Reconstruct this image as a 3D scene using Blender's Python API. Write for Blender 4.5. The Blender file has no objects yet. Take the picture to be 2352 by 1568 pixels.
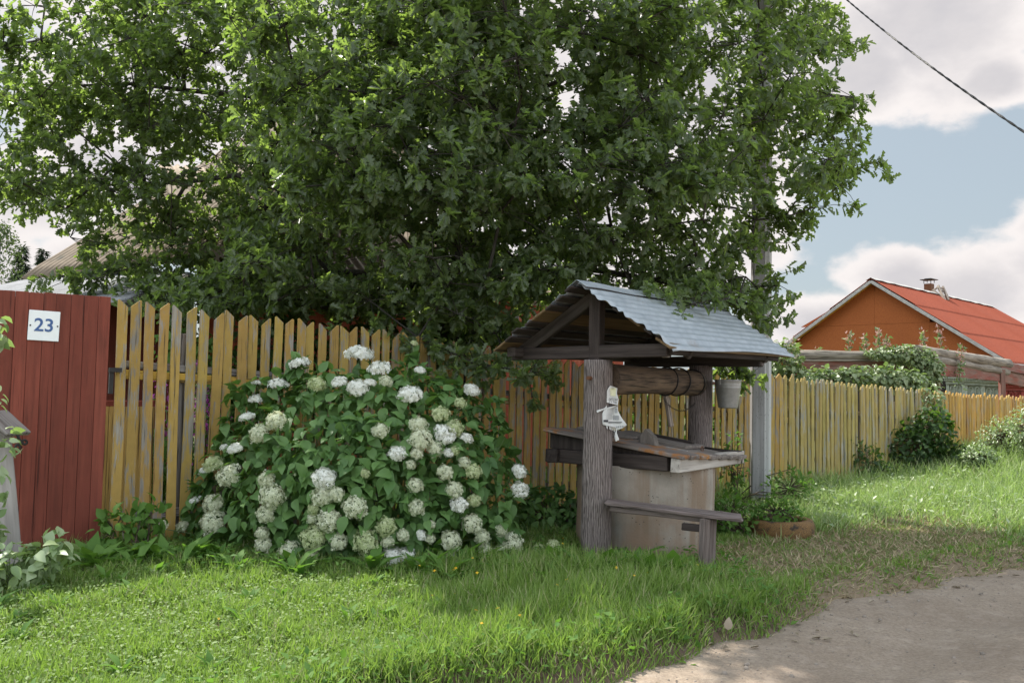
import bpy, bmesh, math, random
import numpy as np
from mathutils import Vector, Matrix, Quaternion, kdtree, noise as mnoise

random.seed(7)
rng = np.random.default_rng(11)
S = bpy.context.scene
COL = S.collection
R = math.radians

# ---------------------------------------------------------------- camera
FPX, CX, CY = 2000.0, 1176.0, 784.0          # focal length and centre in units of a 2352 px wide picture
CAM = Vector((0, 0, 1.35))
PITCH, ROLL = R(3.03), R(1.1)
_f = Vector((0, math.cos(PITCH), math.sin(PITCH)))
_u0 = Vector((0, -math.sin(PITCH), math.cos(PITCH)))
_r0 = Vector((1, 0, 0))
_r = _r0 * math.cos(ROLL) + _u0 * math.sin(ROLL)
_u = -_r0 * math.sin(ROLL) + _u0 * math.cos(ROLL)
cam = bpy.data.cameras.new("camera")
cam.sensor_width = 36
cam.lens = 36 * FPX / 2352
cam.clip_start = 0.05
cam.clip_end = 3000
camo = bpy.data.objects.new("camera", cam)
COL.objects.link(camo)
camo.matrix_world = Matrix(((_r.x, _u.x, -_f.x, CAM.x), (_r.y, _u.y, -_f.y, CAM.y), (_r.z, _u.z, -_f.z, CAM.z), (0, 0, 0, 1)))
S.camera = camo

def ray(x, y):
    return (_r * ((x - CX) / FPX) + _u * ((CY - y) / FPX) + _f)
def P(x, y, Y):
    """survey point: bearing (x, y) at ground distance Y"""
    d = ray(x, y); return CAM + d * (Y / d.y)
def G(x, y, z=0.0):
    d = ray(x, y); return CAM + d * ((z - CAM.z) / d.z)
def to_px(V):
    V = np.asarray(V) - np.array(CAM)
    a = V @ np.array(_r); b = V @ np.array(_u); c = V @ np.array(_f)
    return CX + FPX * a / c, CY - FPX * b / c

# ---------------------------------------------------------------- light
SUN_EL, SUN_AZ = R(54), math.atan2(-0.66, 0.75)     # azimuth from +Y towards +X
SUND = Vector((math.sin(SUN_AZ) * math.cos(SUN_EL), math.cos(SUN_AZ) * math.cos(SUN_EL), math.sin(SUN_EL)))
sl = bpy.data.lights.new("sun", 'SUN')
sl.energy = 5.0
sl.angle = R(0.6)
sl.color = (1.0, 0.95, 0.86)
so = bpy.data.objects.new("sun", sl)
COL.objects.link(so)
so.rotation_euler = SUND.to_track_quat('Z', 'Y').to_euler()
S.view_settings.view_transform = 'Standard'
S.view_settings.look = 'None'
S.view_settings.exposure = 0.85
S.view_settings.gamma = 1.0
S.render.engine = 'CYCLES'
S.cycles.max_bounces = 7
S.cycles.diffuse_bounces = 3
S.cycles.transmission_bounces = 4
S.cycles.glossy_bounces = 2
S.cycles.caustics_reflective = False
S.cycles.caustics_refractive = False

# ---------------------------------------------------------------- node helpers
def nd(nt, typ, props=None, **ins):
    n = nt.nodes.new(typ)
    for k, v in (props or {}).items():
        setattr(n, k, v)
    for k, v in ins.items():
        key = int(k[1:]) if k[0] == 'i' and k[1:].isdigit() else k.replace('_', ' ')
        s = n.inputs[key]
        if isinstance(v, bpy.types.NodeSocket):
            nt.links.new(v, s)
        else:
            s.default_value = v
    return n
def mth(nt, op, a, b=0.0, c=0.0, clamp=False):
    return nd(nt, 'ShaderNodeMath', {'operation': op, 'use_clamp': clamp}, i0=a, i1=b, i2=c).outputs[0]
def rgb(c):
    return (c[0], c[1], c[2], 1.0)
def mixc(nt, f, a, b, mode='MIX'):
    n = nd(nt, 'ShaderNodeMix', {'data_type': 'RGBA', 'blend_type': mode})
    for i, v in ((0, f), (6, a), (7, b)):
        if isinstance(v, bpy.types.NodeSocket): nt.links.new(v, n.inputs[i])
        else: n.inputs[i].default_value = (rgb(v) if i else v)
    return n.outputs[2]
def ramp(nt, f, stops, interp='LINEAR'):
    n = nd(nt, 'ShaderNodeValToRGB', None, i0=f)
    cr = n.color_ramp; cr.interpolation = interp
    while len(cr.elements) < len(stops): cr.elements.new(0.5)
    for e, (p, c) in zip(cr.elements, stops):
        e.position = p
        e.color = rgb(c) if not isinstance(c, (int, float)) else (c, c, c, 1)
    return n.outputs[0]
def noise(nt, vec, scale, detail=4, rough=0.55, out=0):
    return nd(nt, 'ShaderNodeTexNoise', None, Vector=vec, Scale=scale, Detail=detail, Roughness=rough).outputs[out]
def mapv(nt, vec, sc=(1, 1, 1), off=(0, 0, 0)):
    return nd(nt, 'ShaderNodeMapping', None, Vector=vec, Scale=sc, Location=off).outputs[0]
def newmat(name):
    m = bpy.data.materials.new(name); m.use_nodes = True
    nt = m.node_tree; nt.nodes.clear()
    return m, nt
def finish(nt, col, rough=0.8, spec=0.3, bump=None, bstr=0.3, bdist=0.01, metal=0.0, extra=None):
    b = nd(nt, 'ShaderNodeBsdfPrincipled')
    for k, v in (('Base Color', col), ('Roughness', rough), ('Specular IOR Level', spec), ('Metallic', metal)):
        if isinstance(v, bpy.types.NodeSocket): nt.links.new(v, b.inputs[k])
        else: b.inputs[k].default_value = rgb(v) if k == 'Base Color' else v
    if bump is not None:
        bn = nd(nt, 'ShaderNodeBump', None, Strength=bstr, Distance=bdist, Height=bump)
        nt.links.new(bn.outputs[0], b.inputs['Normal'])
    o = nd(nt, 'ShaderNodeOutputMaterial', None, Surface=b.outputs[0])
    return b, o
def objcoord(nt, rnd=True):
    tc = nd(nt, 'ShaderNodeTexCoord').outputs['Object']
    if not rnd: return tc
    r = nd(nt, 'ShaderNodeObjectInfo').outputs['Random']
    k = mth(nt, 'MULTIPLY', r, 57.0)
    return nd(nt, 'ShaderNodeVectorMath', {'operation': 'ADD'}, i0=tc, i1=nd(nt, 'ShaderNodeCombineXYZ', None, X=k, Y=mth(nt, 'MULTIPLY', k, 1.7), Z=k).outputs[0]).outputs[0]

# ---------------------------------------------------------------- world: Nishita sky with drifting cumulus
w = bpy.data.worlds.new("World"); S.world = w; w.use_nodes = True
nt = w.node_tree; nt.nodes.clear()
sky = nd(nt, 'ShaderNodeTexSky', {'sky_type': 'NISHITA', 'sun_disc': False, 'sun_elevation': SUN_EL, 'sun_rotation': SUN_AZ,
                                  'altitude': 150, 'air_density': 1.0, 'dust_density': 2.2, 'ozone_density': 1.0})
SKYK = 0.10
FILL_GAIN = 2.9
dirv = nd(nt, 'ShaderNodeTexCoord').outputs['Generated']
sq = nd(nt, 'ShaderNodeVectorMath', {'operation': 'MULTIPLY'}, i0=dirv, i1=(1, 1, 1.7)).outputs[0]
fb = noise(nt, sq, 5.0, 9, 0.56)
fb2 = noise(nt, sq, 14.0, 6, 0.6)
fbw = noise(nt, sq, 1.7, 3, 0.5)
total = None
BLOBS = [  # bearing of each cloud's centre, half-width (radians-ish), height factor
    (2120, 30, .13, 1.0), (1990, 160, .085, 1.2), (2290, 190, .055, 1.5), (2250, 670, .14, 1.8), (2070, 640, .09, 1.8), (2430, 610, .12, 1.4),
    (1900, 740, .12, 2.4), (60, 470, .13, 1.6), (170, 600, .10, 1.6), (20, 620, .12, 1.4), (320, 420, .12, 1.2),
    (900, 200, .3, 1.1), (1300, 500, .2, 1.4), (500, 0, .28, 1.1), (1600, 120, .2, 1.0), (1650, 560, .12, 1.6)]
for (bx, by, hw, hf) in BLOBS:
    c = ray(bx, by).normalized()
    d = nd(nt, 'ShaderNodeVectorMath', {'operation': 'SUBTRACT'}, i0=dirv, i1=tuple(c)).outputs[0]
    d = nd(nt, 'ShaderNodeVectorMath', {'operation': 'MULTIPLY'}, i0=d, i1=(1 / hw, 1 / hw, hf / hw)).outputs[0]
    l = nd(nt, 'ShaderNodeVectorMath', {'operation': 'LENGTH'}, i0=d).outputs['Value']
    v = mth(nt, 'SUBTRACT', 1.15, l, clamp=True)
    total = v if total is None else mth(nt, 'MAXIMUM', total, v)
wide = mth(nt, 'MULTIPLY', mth(nt, 'SUBTRACT', fbw, 0.47), 2.2)          # cloud field over the rest of the sky
dx = nd(nt, 'ShaderNodeSeparateXYZ', None, i0=dirv)
front = mth(nt, 'MULTIPLY', mth(nt, 'GREATER_THAN', dx.outputs[1], 0.55), 1.0)
wide = mth(nt, 'SUBTRACT', wide, mth(nt, 'MULTIPLY', front, 0.55))
total = mth(nt, 'MAXIMUM', total, wide)
edge = mth(nt, 'ADD', mth(nt, 'MULTIPLY', mth(nt, 'SUBTRACT', fb, 0.5), 2.6), mth(nt, 'MULTIPLY', mth(nt, 'SUBTRACT', fb2, 0.5), 0.5))
dens = mth(nt, 'ADD', mth(nt, 'MULTIPLY', total, 1.25), edge)
mask = nd(nt, 'ShaderNodeMapRange', {'interpolation_type': 'SMOOTHSTEP'}, Value=dens, From_Min=0.27, From_Max=0.62).outputs[0]
belly = nd(nt, 'ShaderNodeMapRange', {'interpolation_type': 'SMOOTHSTEP'}, Value=dens, From_Min=0.55, From_Max=1.35).outputs[0]
soft = nd(nt, 'ShaderNodeMapRange', None, Value=fb2, From_Min=0.35, From_Max=0.7).outputs[0]
ccol = mixc(nt, belly, (0.545, 0.515, 0.505), (0.36, 0.35, 0.365))
ccol = mixc(nt, mth(nt, 'MULTIPLY', soft, 0.35), ccol, (0.50, 0.47, 0.46))
skc = nd(nt, 'ShaderNodeVectorMath', {'operation': 'SCALE'}, i0=sky.outputs[0], Scale=SKYK).outputs[0]
veil = mixc(nt, 0.78, skc, (0.275, 0.315, 0.335))                           # thin high veil that pales the blue
full = mixc(nt, mask, veil, ccol)
# added fill: sky outside the camera's view is brightened to lift the shade
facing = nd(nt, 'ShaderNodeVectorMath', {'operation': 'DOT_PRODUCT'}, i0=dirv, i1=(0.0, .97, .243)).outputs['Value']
offview_gain = nd(nt, 'ShaderNodeMapRange', {'interpolation_type': 'SMOOTHSTEP'}, Value=facing, From_Min=.80, From_Max=.25, To_Min=1.0, To_Max=FILL_GAIN).outputs[0]
bg = nd(nt, 'ShaderNodeBackground', None, Color=full, Strength=offview_gain)
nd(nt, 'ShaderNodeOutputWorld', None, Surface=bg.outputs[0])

# ---------------------------------------------------------------- object helpers
WM = {}
def reg(o, M):
    WM[o.name] = M.copy(); o.matrix_world = M
    return o
def tagit(o, label=None, cat=None, group=None, kind=None):
    for k, v in (('label', label), ('category', cat), ('group', group), ('kind', kind)):
        if v: o[k] = v
    return o
def parent(o, p):
    M = WM[o.name]
    o.parent = p
    o.matrix_parent_inverse = WM[p.name].inverted()
    o.matrix_basis = M
def empty(name, loc, label, cat, group=None):
    o = bpy.data.objects.new(name, None); COL.objects.link(o)
    o.empty_display_size = 0.1
    reg(o, Matrix.Translation(Vector(loc)))
    return tagit(o, label, cat, group)
def addobj(name, me, mat=None, par=None, M=None, smooth=False):
    o = bpy.data.objects.new(name, me); COL.objects.link(o)
    if mat is not None:
        for m in (mat if isinstance(mat, (list, tuple)) else [mat]): me.materials.append(m)
    if smooth: me.polygons.foreach_set('use_smooth', [True] * len(me.polygons))
    reg(o, M or Matrix.Identity(4))
    if par is not None: parent(o, par)
    return o
def copy_of(o, M, par=None):
    c = o.copy(); COL.objects.link(c); c.parent = None
    reg(c, M); c.matrix_basis = M
    if par is not None: parent(c, par)
    return c

class MB:
    def __init__(s): s.v = []; s.f = []; s.mi = []
    def add(s, vs, fs, mi=0):
        b = len(s.v); s.v += [tuple(v) for v in vs]
        for f in fs: s.f.append(tuple(i + b for i in f)); s.mi.append(mi)
    def box(s, c, size, M=None, mi=0):
        x, y, z = (k / 2 for k in size); c = Vector(c)
        vs = [Vector((a * x, b * y, d * z)) for d in (-1, 1) for b in (-1, 1) for a in (-1, 1)]
        if M is not None: vs = [M @ v for v in vs]
        s.add([v + c for v in vs], [(0, 2, 3, 1), (4, 5, 7, 6), (0, 1, 5, 4), (2, 6, 7, 3), (0, 4, 6, 2), (1, 3, 7, 5)], mi)
    def tube(s, pts, rad, n=8, cap=True, mi=0):
        pts = [Vector(p) for p in pts]; N = len(pts)
        if isinstance(rad, (int, float)): rad = [rad] * N
        ring = []; prev = None
        for i in range(N):
            t = (pts[min(i + 1, N - 1)] - pts[max(i - 1, 0)]).normalized()
            a = prev if prev is not None and abs(prev.dot(t)) < .98 else (Vector((0, 0, 1)) if abs(t.z) < .9 else Vector((1, 0, 0)))
            x = (a - t * a.dot(t)).normalized(); y = t.cross(x); prev = x
            ring.append([pts[i] + (x * math.cos(2 * math.pi * k / n) + y * math.sin(2 * math.pi * k / n)) * rad[i] for k in range(n)])
        vs = [p for r_ in ring for p in r_]; fs = []
        for i in range(N - 1):
            for k in range(n):
                fs.append((i * n + k, i * n + (k + 1) % n, (i + 1) * n + (k + 1) % n, (i + 1) * n + k))
        if cap: fs += [tuple(range(n - 1, -1, -1)), tuple((N - 1) * n + k for k in range(n))]
        s.add(vs, fs, mi)
    def lathe(s, prof, n=32, c=(0, 0, 0), close=False, mi=0):
        vs = []; fs = []; m = len(prof)
        for k in range(n):
            a = 2 * math.pi * k / n
            for (r_, z) in prof: vs.append((c[0] + r_ * math.cos(a), c[1] + r_ * math.sin(a), c[2] + z))
        for k in range(n):
            for j in range(m if close else m - 1):
                j2 = (j + 1) % m
                fs.append((k * m + j, ((k + 1) % n) * m + j, ((k + 1) % n) * m + j2, k * m + j2))
        s.add(vs, fs, mi)
    def mesh(s, name):
        me = bpy.data.meshes.new(name); me.from_pydata(s.v, [], s.f); me.update()
        if any(s.mi): me.polygons.foreach_set('material_index', s.mi)
        return me
    def build(s, name, mat, par=None, smooth=False, M=None):
        return addobj(name, s.mesh(name), mat, par, M, smooth)

def frame(p0, p1, up=(0, 0, 1), roll=0.0):
    """matrix with local Z along p0->p1, origin at p0"""
    p0 = Vector(p0); z = (Vector(p1) - p0).normalized(); up = Vector(up)
    if abs(z.dot(up)) > .98: up = Vector((0, 1, 0))
    y = (up - z * up.dot(z)).normalized(); x = y.cross(z)
    if roll: x, y = x * math.cos(roll) + y * math.sin(roll), y * math.cos(roll) - x * math.sin(roll)
    return Matrix(((x.x, y.x, z.x, p0.x), (x.y, y.y, z.y, p0.y), (x.z, y.z, z.z, p0.z), (0, 0, 0, 1)))

def rough_box_mesh(wd, th, L, jit=0.004, bev=0.006, seg=6, ends=0.0, bow=0.0, seed=None):
    """weathered plank: length on Z, width on X, thickness on Y"""
    bm = bmesh.new()
    bmesh.ops.create_cube(bm, size=1.0)
    for v in bm.verts: v.co = Vector((v.co.x * wd, v.co.y * th, (v.co.z + .5) * L))
    ed = [e for e in bm.edges if abs(e.verts[0].co.z - e.verts[1].co.z) > L * .5]
    if bev: bmesh.ops.bevel(bm, geom=ed + [e for e in bm.edges if e not in ed], offset=bev, segments=1, affect='EDGES')
    if seg > 1:
        for k in range(1, seg):
            z = L * k / seg
            bmesh.ops.bisect_plane(bm, geom=bm.verts[:] + bm.edges[:] + bm.faces[:], plane_co=(0, 0, z), plane_no=(0, 0, 1))
        for k in (-.25, .25):
            bmesh.ops.bisect_plane(bm, geom=bm.verts[:] + bm.edges[:] + bm.faces[:], plane_co=(wd * k, 0, 0), plane_no=(1, 0, 0))
    sd = random.uniform(0, 100) if seed is None else seed
    for v in bm.verts:
        q = Vector((v.co.x * 8 + sd, v.co.y * 8 + sd * .7, v.co.z * 2.2))
        n = mnoise.noise_vector(q) * jit + mnoise.noise_vector(q * 5) * jit * .5
        if ends and (v.co.z < L * .03 or v.co.z > L * .97):
            n.z += mnoise.noise(Vector((v.co.x * 60 + sd, v.co.y * 60, 3))) * ends
        v.co += n
        v.co.y += bow * math.sin(math.pi * min(1, max(0, v.co.z / L)))
    bmesh.ops.recalc_face_normals(bm, faces=bm.faces)
    me = bpy.data.meshes.new("plank"); bm.to_mesh(me); bm.free()
    return me
def plank(name, p0, p1, wd, th, mat, par=None, up=(0, 0, 1), roll=0.0, **kw):
    L = (Vector(p1) - Vector(p0)).length
    return addobj(name, rough_box_mesh(wd, th, L, **kw), mat, par, frame(p0, p1, up, roll))

def log_mesh(r0, r1, L, n=20, seg=14, jit=0.012, seed=0):
    bm = bmesh.new(); rings = []
    for i in range(seg + 1):
        t = i / seg; r_ = r0 + (r1 - r0) * t; ring = []
        for k in range(n):
            a = 2 * math.pi * k / n
            q = Vector((math.cos(a) * 1.2 + seed, math.sin(a) * 1.2, t * L * 1.4))
            rr = r_ + jit * mnoise.noise(q) + jit * .5 * mnoise.noise(q * 3.3)
            ring.append(bm.verts.new((math.cos(a) * rr, math.sin(a) * rr, t * L)))
        rings.append(ring)
    for i in range(seg):
        for k in range(n):
            bm.faces.new((rings[i][k], rings[i][(k + 1) % n], rings[i + 1][(k + 1) % n], rings[i + 1][k]))
    for ring, fl in ((rings[0], True), (rings[-1], False)):
        bm.faces.new(list(reversed(ring)) if fl else ring)
    for f in bm.faces: f.smooth = len(f.verts) == 4
    me = bpy.data.meshes.new("log"); bm.to_mesh(me); bm.free()
    return me
def log(name, p0, p1, r0, r1, mat, par=None, **kw):
    L = (Vector(p1) - Vector(p0)).length
    return addobj(name, log_mesh(r0, r1, L, **kw), mat, par, frame(p0, p1))

# big scattered meshes -----------------------------------------------------------
def npmesh(name, V, faces_per, npts, N):
    """V (N*npts,3); faces_per: list of index tuples used by every instance"""
    sizes = np.array([len(f) for f in faces_per]); flat = np.concatenate([np.array(f) for f in faces_per])
    loops = (flat[None, :] + (np.arange(N) * npts)[:, None]).ravel().astype(np.int32)
    tot = np.tile(sizes, N); start = np.concatenate([[0], np.cumsum(tot)[:-1]]).astype(np.int32)
    me = bpy.data.meshes.new(name)
    me.vertices.add(len(V)); me.vertices.foreach_set('co', np.ascontiguousarray(V, dtype=np.float32).ravel())
    me.loops.add(len(loops)); me.loops.foreach_set('vertex_index', loops)
    me.polygons.add(len(start)); me.polygons.foreach_set('loop_start', start)
    me.update(calc_edges=True)
    return me
def nrm(a): return a / np.maximum(np.linalg.norm(a, axis=-1, keepdims=True), 1e-9)
def scatter_mesh(name, tv, tf, pos, ydir, ndir, scale, wscale=None):
    tv = np.asarray(tv, float); N = len(pos)
    y = nrm(np.asarray(ydir, float)); x = nrm(np.cross(y, ndir)); z = np.cross(x, y)
    sc = np.asarray(scale)[:, None, None]; ws = sc if wscale is None else np.asarray(wscale)[:, None, None]
    V = pos[:, None, :] + tv[None, :, 0:1] * x[:, None, :] * ws + tv[None, :, 1:2] * y[:, None, :] * sc + tv[None, :, 2:3] * z[:, None, :] * sc
    return npmesh(name, V.reshape(-1, 3), tf, len(tv), N)
def rvec(N): return nrm(rng.normal(size=(N, 3)))
def sstep(a, b, x):
    t = np.clip((x - a) / (b - a), 0, 1); return t * t * (3 - 2 * t)
def wob(x, y, s=1.0, k=0):
    return (np.sin(x * 1.7 * s + 1.3 + k) * np.cos(y * 2.1 * s - .4 + k) + .6 * np.sin(x * 4.3 * s - y * 3.1 * s + 2 * k) + .4 * np.cos(x * 7.9 * s + y * 8.7 * s + k)) / 2

# ---------------------------------------------------------------- materials
def leafmat(name, dark, light, trans, tfrac=0.4, rough=0.45, spec=0.35, clumpy=None, tint=None):
    m, nt = newmat(name)
    isl = nd(nt, 'ShaderNodeNewGeometry').outputs['Random Per Island']
    if clumpy:
        cn = noise(nt, nd(nt, 'ShaderNodeTexCoord').outputs['Object'], clumpy, 3, .6)
        isl = mth(nt, 'ADD', mth(nt, 'MULTIPLY', isl, .55), mth(nt, 'MULTIPLY', mth(nt, 'SUBTRACT', cn, .32), 1.3), clamp=True)
    c = mixc(nt, isl, dark, light)
    if tint is not None:
        r2 = mth(nt, 'FRACT', mth(nt, 'MULTIPLY', isl, 37.77))
        c = mixc(nt, mth(nt, 'GREATER_THAN', r2, tint[1]), c, tint[0])
    b = nd(nt, 'ShaderNodeBsdfPrincipled', None, Base_Color=c, Roughness=rough, Specular_IOR_Level=spec)
    t = nd(nt, 'ShaderNodeBsdfTranslucent', None, Color=mixc(nt, isl, trans, tuple(k * 1.35 for k in trans)))
    mx = nd(nt, 'ShaderNodeMixShader', None, Fac=tfrac, i1=b.outputs[0], i2=t.outputs[0])
    nd(nt, 'ShaderNodeOutputMaterial', None, Surface=mx.outputs[0])
    return m

def woodmat(name, c1, c2, crack=(0.03, 0.025, 0.02), gs=30, stretch=0.06, cr=0.55, rough=0.85, bstr=0.5, patch=None, patch_at=0.55, patch_scale=3.0, patch_soft=0.08,
            patch2=None, patch2_at=0.6, rings=False, vary=0.25, dots=None):
    """timber with grain along local Z; patch = a coat of paint / lichen / bare wood with a ragged outline"""
    m, nt = newmat(name)
    co = objcoord(nt)
    isl = nd(nt, 'ShaderNodeNewGeometry').outputs['Random Per Island']
    co = nd(nt, 'ShaderNodeVectorMath', {'operation': 'ADD'}, i0=co, i1=nd(nt, 'ShaderNodeVectorMath', {'operation': 'SCALE'}, i0=(3.1, 5.7, 9.3), Scale=isl).outputs[0]).outputs[0]
    g = mapv(nt, co, (1, 1, stretch))
    if rings:
        wv = nd(nt, 'ShaderNodeTexWave', {'wave_type': 'BANDS', 'bands_direction': 'X'}, Vector=mapv(nt, co, (1, 1, .22)), Scale=gs * .45, Distortion=9.0, Detail=3, Detail_Scale=1.3).outputs['Fac']
        n1 = mth(nt, 'ADD', mth(nt, 'MULTIPLY', wv, .55), mth(nt, 'MULTIPLY', noise(nt, g, gs, 5, .6), .45))
    else:
        n1 = noise(nt, g, gs, 6, .62)
    col = mixc(nt, ramp(nt, n1, [(.3, 0.0), (.7, 1.0)]), c1, c2)
    big = noise(nt, co, 2.3, 3, .5)
    col = mixc(nt, mth(nt, 'MULTIPLY', mth(nt, 'SUBTRACT', big, .35), 1.1, clamp=True), col, tuple(k * .62 for k in c1))
    ck = noise(nt, mapv(nt, co, (1, 1, stretch * .5)), gs * 1.9, 3, .5)
    cm = ramp(nt, ck, [(cr, 0.0), (cr + .09, 1.0)])
    height = mth(nt, 'SUBTRACT', n1, mth(nt, 'MULTIPLY', cm, .9))
    if patch is not None:
        pn = mth(nt, 'ADD', mth(nt, 'MULTIPLY', noise(nt, mapv(nt, co, (1, 1, .22)), patch_scale, 6, .62), .62),
                 mth(nt, 'MULTIPLY', noise(nt, mapv(nt, co, (1, 1, .10)), patch_scale * 6, 5, .68), .38))
        pm = ramp(nt, pn, [(patch_at - patch_soft, 0.0), (patch_at + patch_soft, 1.0)])
        pv = mixc(nt, noise(nt, co, 9, 4, .6), tuple(k * .72 for k in patch), tuple(k * 1.22 for k in patch))
        col = mixc(nt, pm, col, pv)
        height = mth(nt, 'ADD', height, mth(nt, 'MULTIPLY', pm, .35))
    if patch2 is not None:
        pn = noise(nt, co, 5.0, 7, .68)
        col = mixc(nt, ramp(nt, pn, [(patch2_at, 0.0), (patch2_at + .1, 1.0)]), col, patch2)
    col = mixc(nt, mth(nt, 'MULTIPLY', cm, .8), col, crack)
    if vary:
        r = nd(nt, 'ShaderNodeObjectInfo').outputs['Random']
        hv = nd(nt, 'ShaderNodeHueSaturation', None, Color=col, Value=mth(nt, 'ADD', 1 - vary / 2, mth(nt, 'MULTIPLY', r, vary)), Hue=mth(nt, 'ADD', .49, mth(nt, 'MULTIPLY', mth(nt, 'FRACT', mth(nt, 'MULTIPLY', r, 13.7)), .018)))
        col = hv.outputs[0]
    col = nd(nt, 'ShaderNodeHueSaturation', None, Color=col, Value=mth(nt, 'ADD', .86, mth(nt, 'MULTIPLY', isl, .28))).outputs[0]
    finish(nt, col, rough, .25, height, bstr, .006)
    return m
def plainmat(name, c, rough=.6, metal=0.0, spec=.4, ns=20, var=.25, bstr=.2, spots=None):
    m, nt = newmat(name); co = objcoord(nt)
    n = noise(nt, co, ns, 6, .6)
    col = mixc(nt, ramp(nt, n, [(.25, 0.0), (.75, 1.0)]), tuple(k * (1 - var) for k in c), tuple(min(1, k * (1 + var)) for k in c))
    if spots is not None:
        col = mixc(nt, ramp(nt, noise(nt, co, spots[1], 6, .65), [(spots[2], 0.0), (spots[2] + .1, 1.0)]), col, spots[0])
    finish(nt, col, rough, spec, n, bstr, .004, metal)
    return m

M_fence = woodmat('ochre_paint_flaking', (.15, .132, .112), (.30, .27, .23), gs=42, patch=(.295, .195, .054), patch_at=.462, patch_scale=13, cr=.62, patch_soft=.035, vary=.22)
M_fence2 = woodmat('yellow_paint_weathered', (.22, .21, .18), (.36, .34, .28), gs=50, patch=(.32, .25, .085), patch_at=.455, patch_scale=12, cr=.64, patch_soft=.04, vary=.28)
M_fence3 = woodmat('orange_paint_fresh', (.27, .22, .16), (.36, .31, .24), gs=50, patch=(.40, .23, .055), patch_at=.43, patch_scale=12, cr=.64, vary=.3)
M_rail = woodmat('fence_rail_grey', (.15, .13, .12), (.27, .25, .24), gs=30)
M_railp = woodmat('fence_rail_ochre', (.2, .18, .16), (.3, .28, .25), gs=30, patch=(.42, .25, .045), patch_at=.42)
M_gate = woodmat('gate_red_paint', (.11, .031, .021), (.245, .066, .043), crack=(.05, .016, .012), gs=34, stretch=.05, cr=.63, patch=(.19, .047, .031), patch_at=.52, patch_scale=9, patch_soft=.12, vary=0, patch2=(.31, .165, .135), patch2_at=.69)
M_grey = woodmat('weathered_grey_timber', (.13, .105, .095), (.30, .265, .25), gs=34, cr=.6)
M_bench = woodmat('bench_old_timber', (.075, .056, .048), (.225, .185, .168), gs=44, stretch=.05, cr=.58, bstr=.9)
M_post = woodmat('well_post_timber', (.075, .060, .054), (.205, .170, .157), gs=52, stretch=.10, rings=True, cr=.66, bstr=.5)
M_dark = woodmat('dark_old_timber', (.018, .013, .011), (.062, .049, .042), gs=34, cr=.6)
M_board = woodmat('roof_board_tan', (.085, .052, .025), (.17, .11, .056), gs=30, cr=.62)
M_drum = woodmat('windlass_log', (.055, .040, .031), (.145, .104, .074), gs=30, stretch=.10, cr=.57, bstr=.9, patch=(.23, .165, .105), patch_at=.56, patch_scale=6, patch_soft=.12)
M_lid = woodmat('lid_board_lichen', (.10, .082, .07), (.23, .195, .17), gs=30, cr=.62, patch2=(.25, .12, .036), patch2_at=.50)
M_lidp = woodmat('lid_board_plain', (.10, .082, .07), (.24, .205, .18), gs=30, cr=.62)
M_pale = woodmat('pale_timber_end', (.24, .21, .185), (.42, .38, .34), gs=26, cr=.62, patch2=(.12, .10, .085), patch2_at=.60)
M_logb = woodmat('bleached_log', (.15, .125, .10), (.34, .295, .245), gs=26, stretch=.09, cr=.57, bstr=.9)
M_redb = woodmat('faded_red_board', (.125, .075, .058), (.235, .145, .115), gs=26, cr=.59, patch=(.175, .050, .034), patch_at=.52, patch_scale=9)
M_redwall = woodmat('red_wall_boards', (.16, .04, .025), (.24, .06, .04), gs=22, cr=.68, vary=0)
M_ladder = woodmat('bare_ladder_wood', (.24, .19, .15), (.38, .32, .27), gs=30)

M_leaf = leafmat('oak_leaf', (.048, .072, .036), (.122, .150, .078), (.27, .40, .065), .43, .40, .5, clumpy=1.6, tint=((.16, .19, .06), .965))
M_bark = woodmat('oak_bark', (.03, .026, .022), (.08, .07, .06), gs=16, stretch=.3, cr=.55, vary=0, bstr=1.0)
M_hyd = leafmat('hydrangea_leaf', (.042, .096, .026), (.135, .235, .070), (.17, .32, .04), .25, .5, .3, clumpy=2.2)
M_floret = leafmat('hydrangea_floret_white', (.70, .69, .62), (.84, .84, .80), (.62, .64, .50), .25, .7, .15)
M_floretc = leafmat('hydrangea_floret_cream', (.52, .54, .37), (.72, .73, .57), (.50, .54, .33), .25, .7, .15)
M_floretg = leafmat('hydrangea_floret_green', (.36, .42, .20), (.60, .63, .40), (.40, .48, .20), .25, .7, .15)
M_stem = plainmat('green_stem', (.10, .14, .05), .6)
M_twig = plainmat('brown_twig', (.09, .065, .045), .8)
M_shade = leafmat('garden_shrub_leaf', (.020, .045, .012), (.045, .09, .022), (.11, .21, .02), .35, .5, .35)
M_vine = leafmat('vine_leaf', (.11, .16, .065), (.28, .33, .18), (.18, .28, .06), .3, .4, .5)
M_pale_leaf = leafmat('pale_weed_leaf', (.17, .25, .10), (.38, .44, .27), (.24, .36, .08), .35, .4, .5)
M_grass = leafmat('grass_blade', (.10, .165, .032), (.215, .295, .085), (.24, .39, .05), .38, .6, .25, tint=((.36, .33, .19), .86))
M_grassr = leafmat('verge_grass_blade', (.15, .22, .06), (.33, .40, .19), (.28, .43, .09), .38, .45, .45, tint=((.42, .42, .26), .82))
M_dry = leafmat('dry_straw', (.27, .205, .125), (.46, .38, .25), (.26, .2, .1), .2, .8, .2, tint=((.14, .20, .06), .62))
M_weed = leafmat('broad_weed_leaf', (.060, .13, .026), (.12, .21, .05), (.15, .31, .03), .33, .65, .15)
M_clover = leafmat('clover_leaf', (.12, .19, .050), (.205, .275, .10), (.20, .33, .05), .3, .6, .25)
M_spruce = leafmat('spruce_needle', (.018, .034, .016), (.040, .060, .028), (.03, .05, .015), .15, .7, .2)
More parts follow.
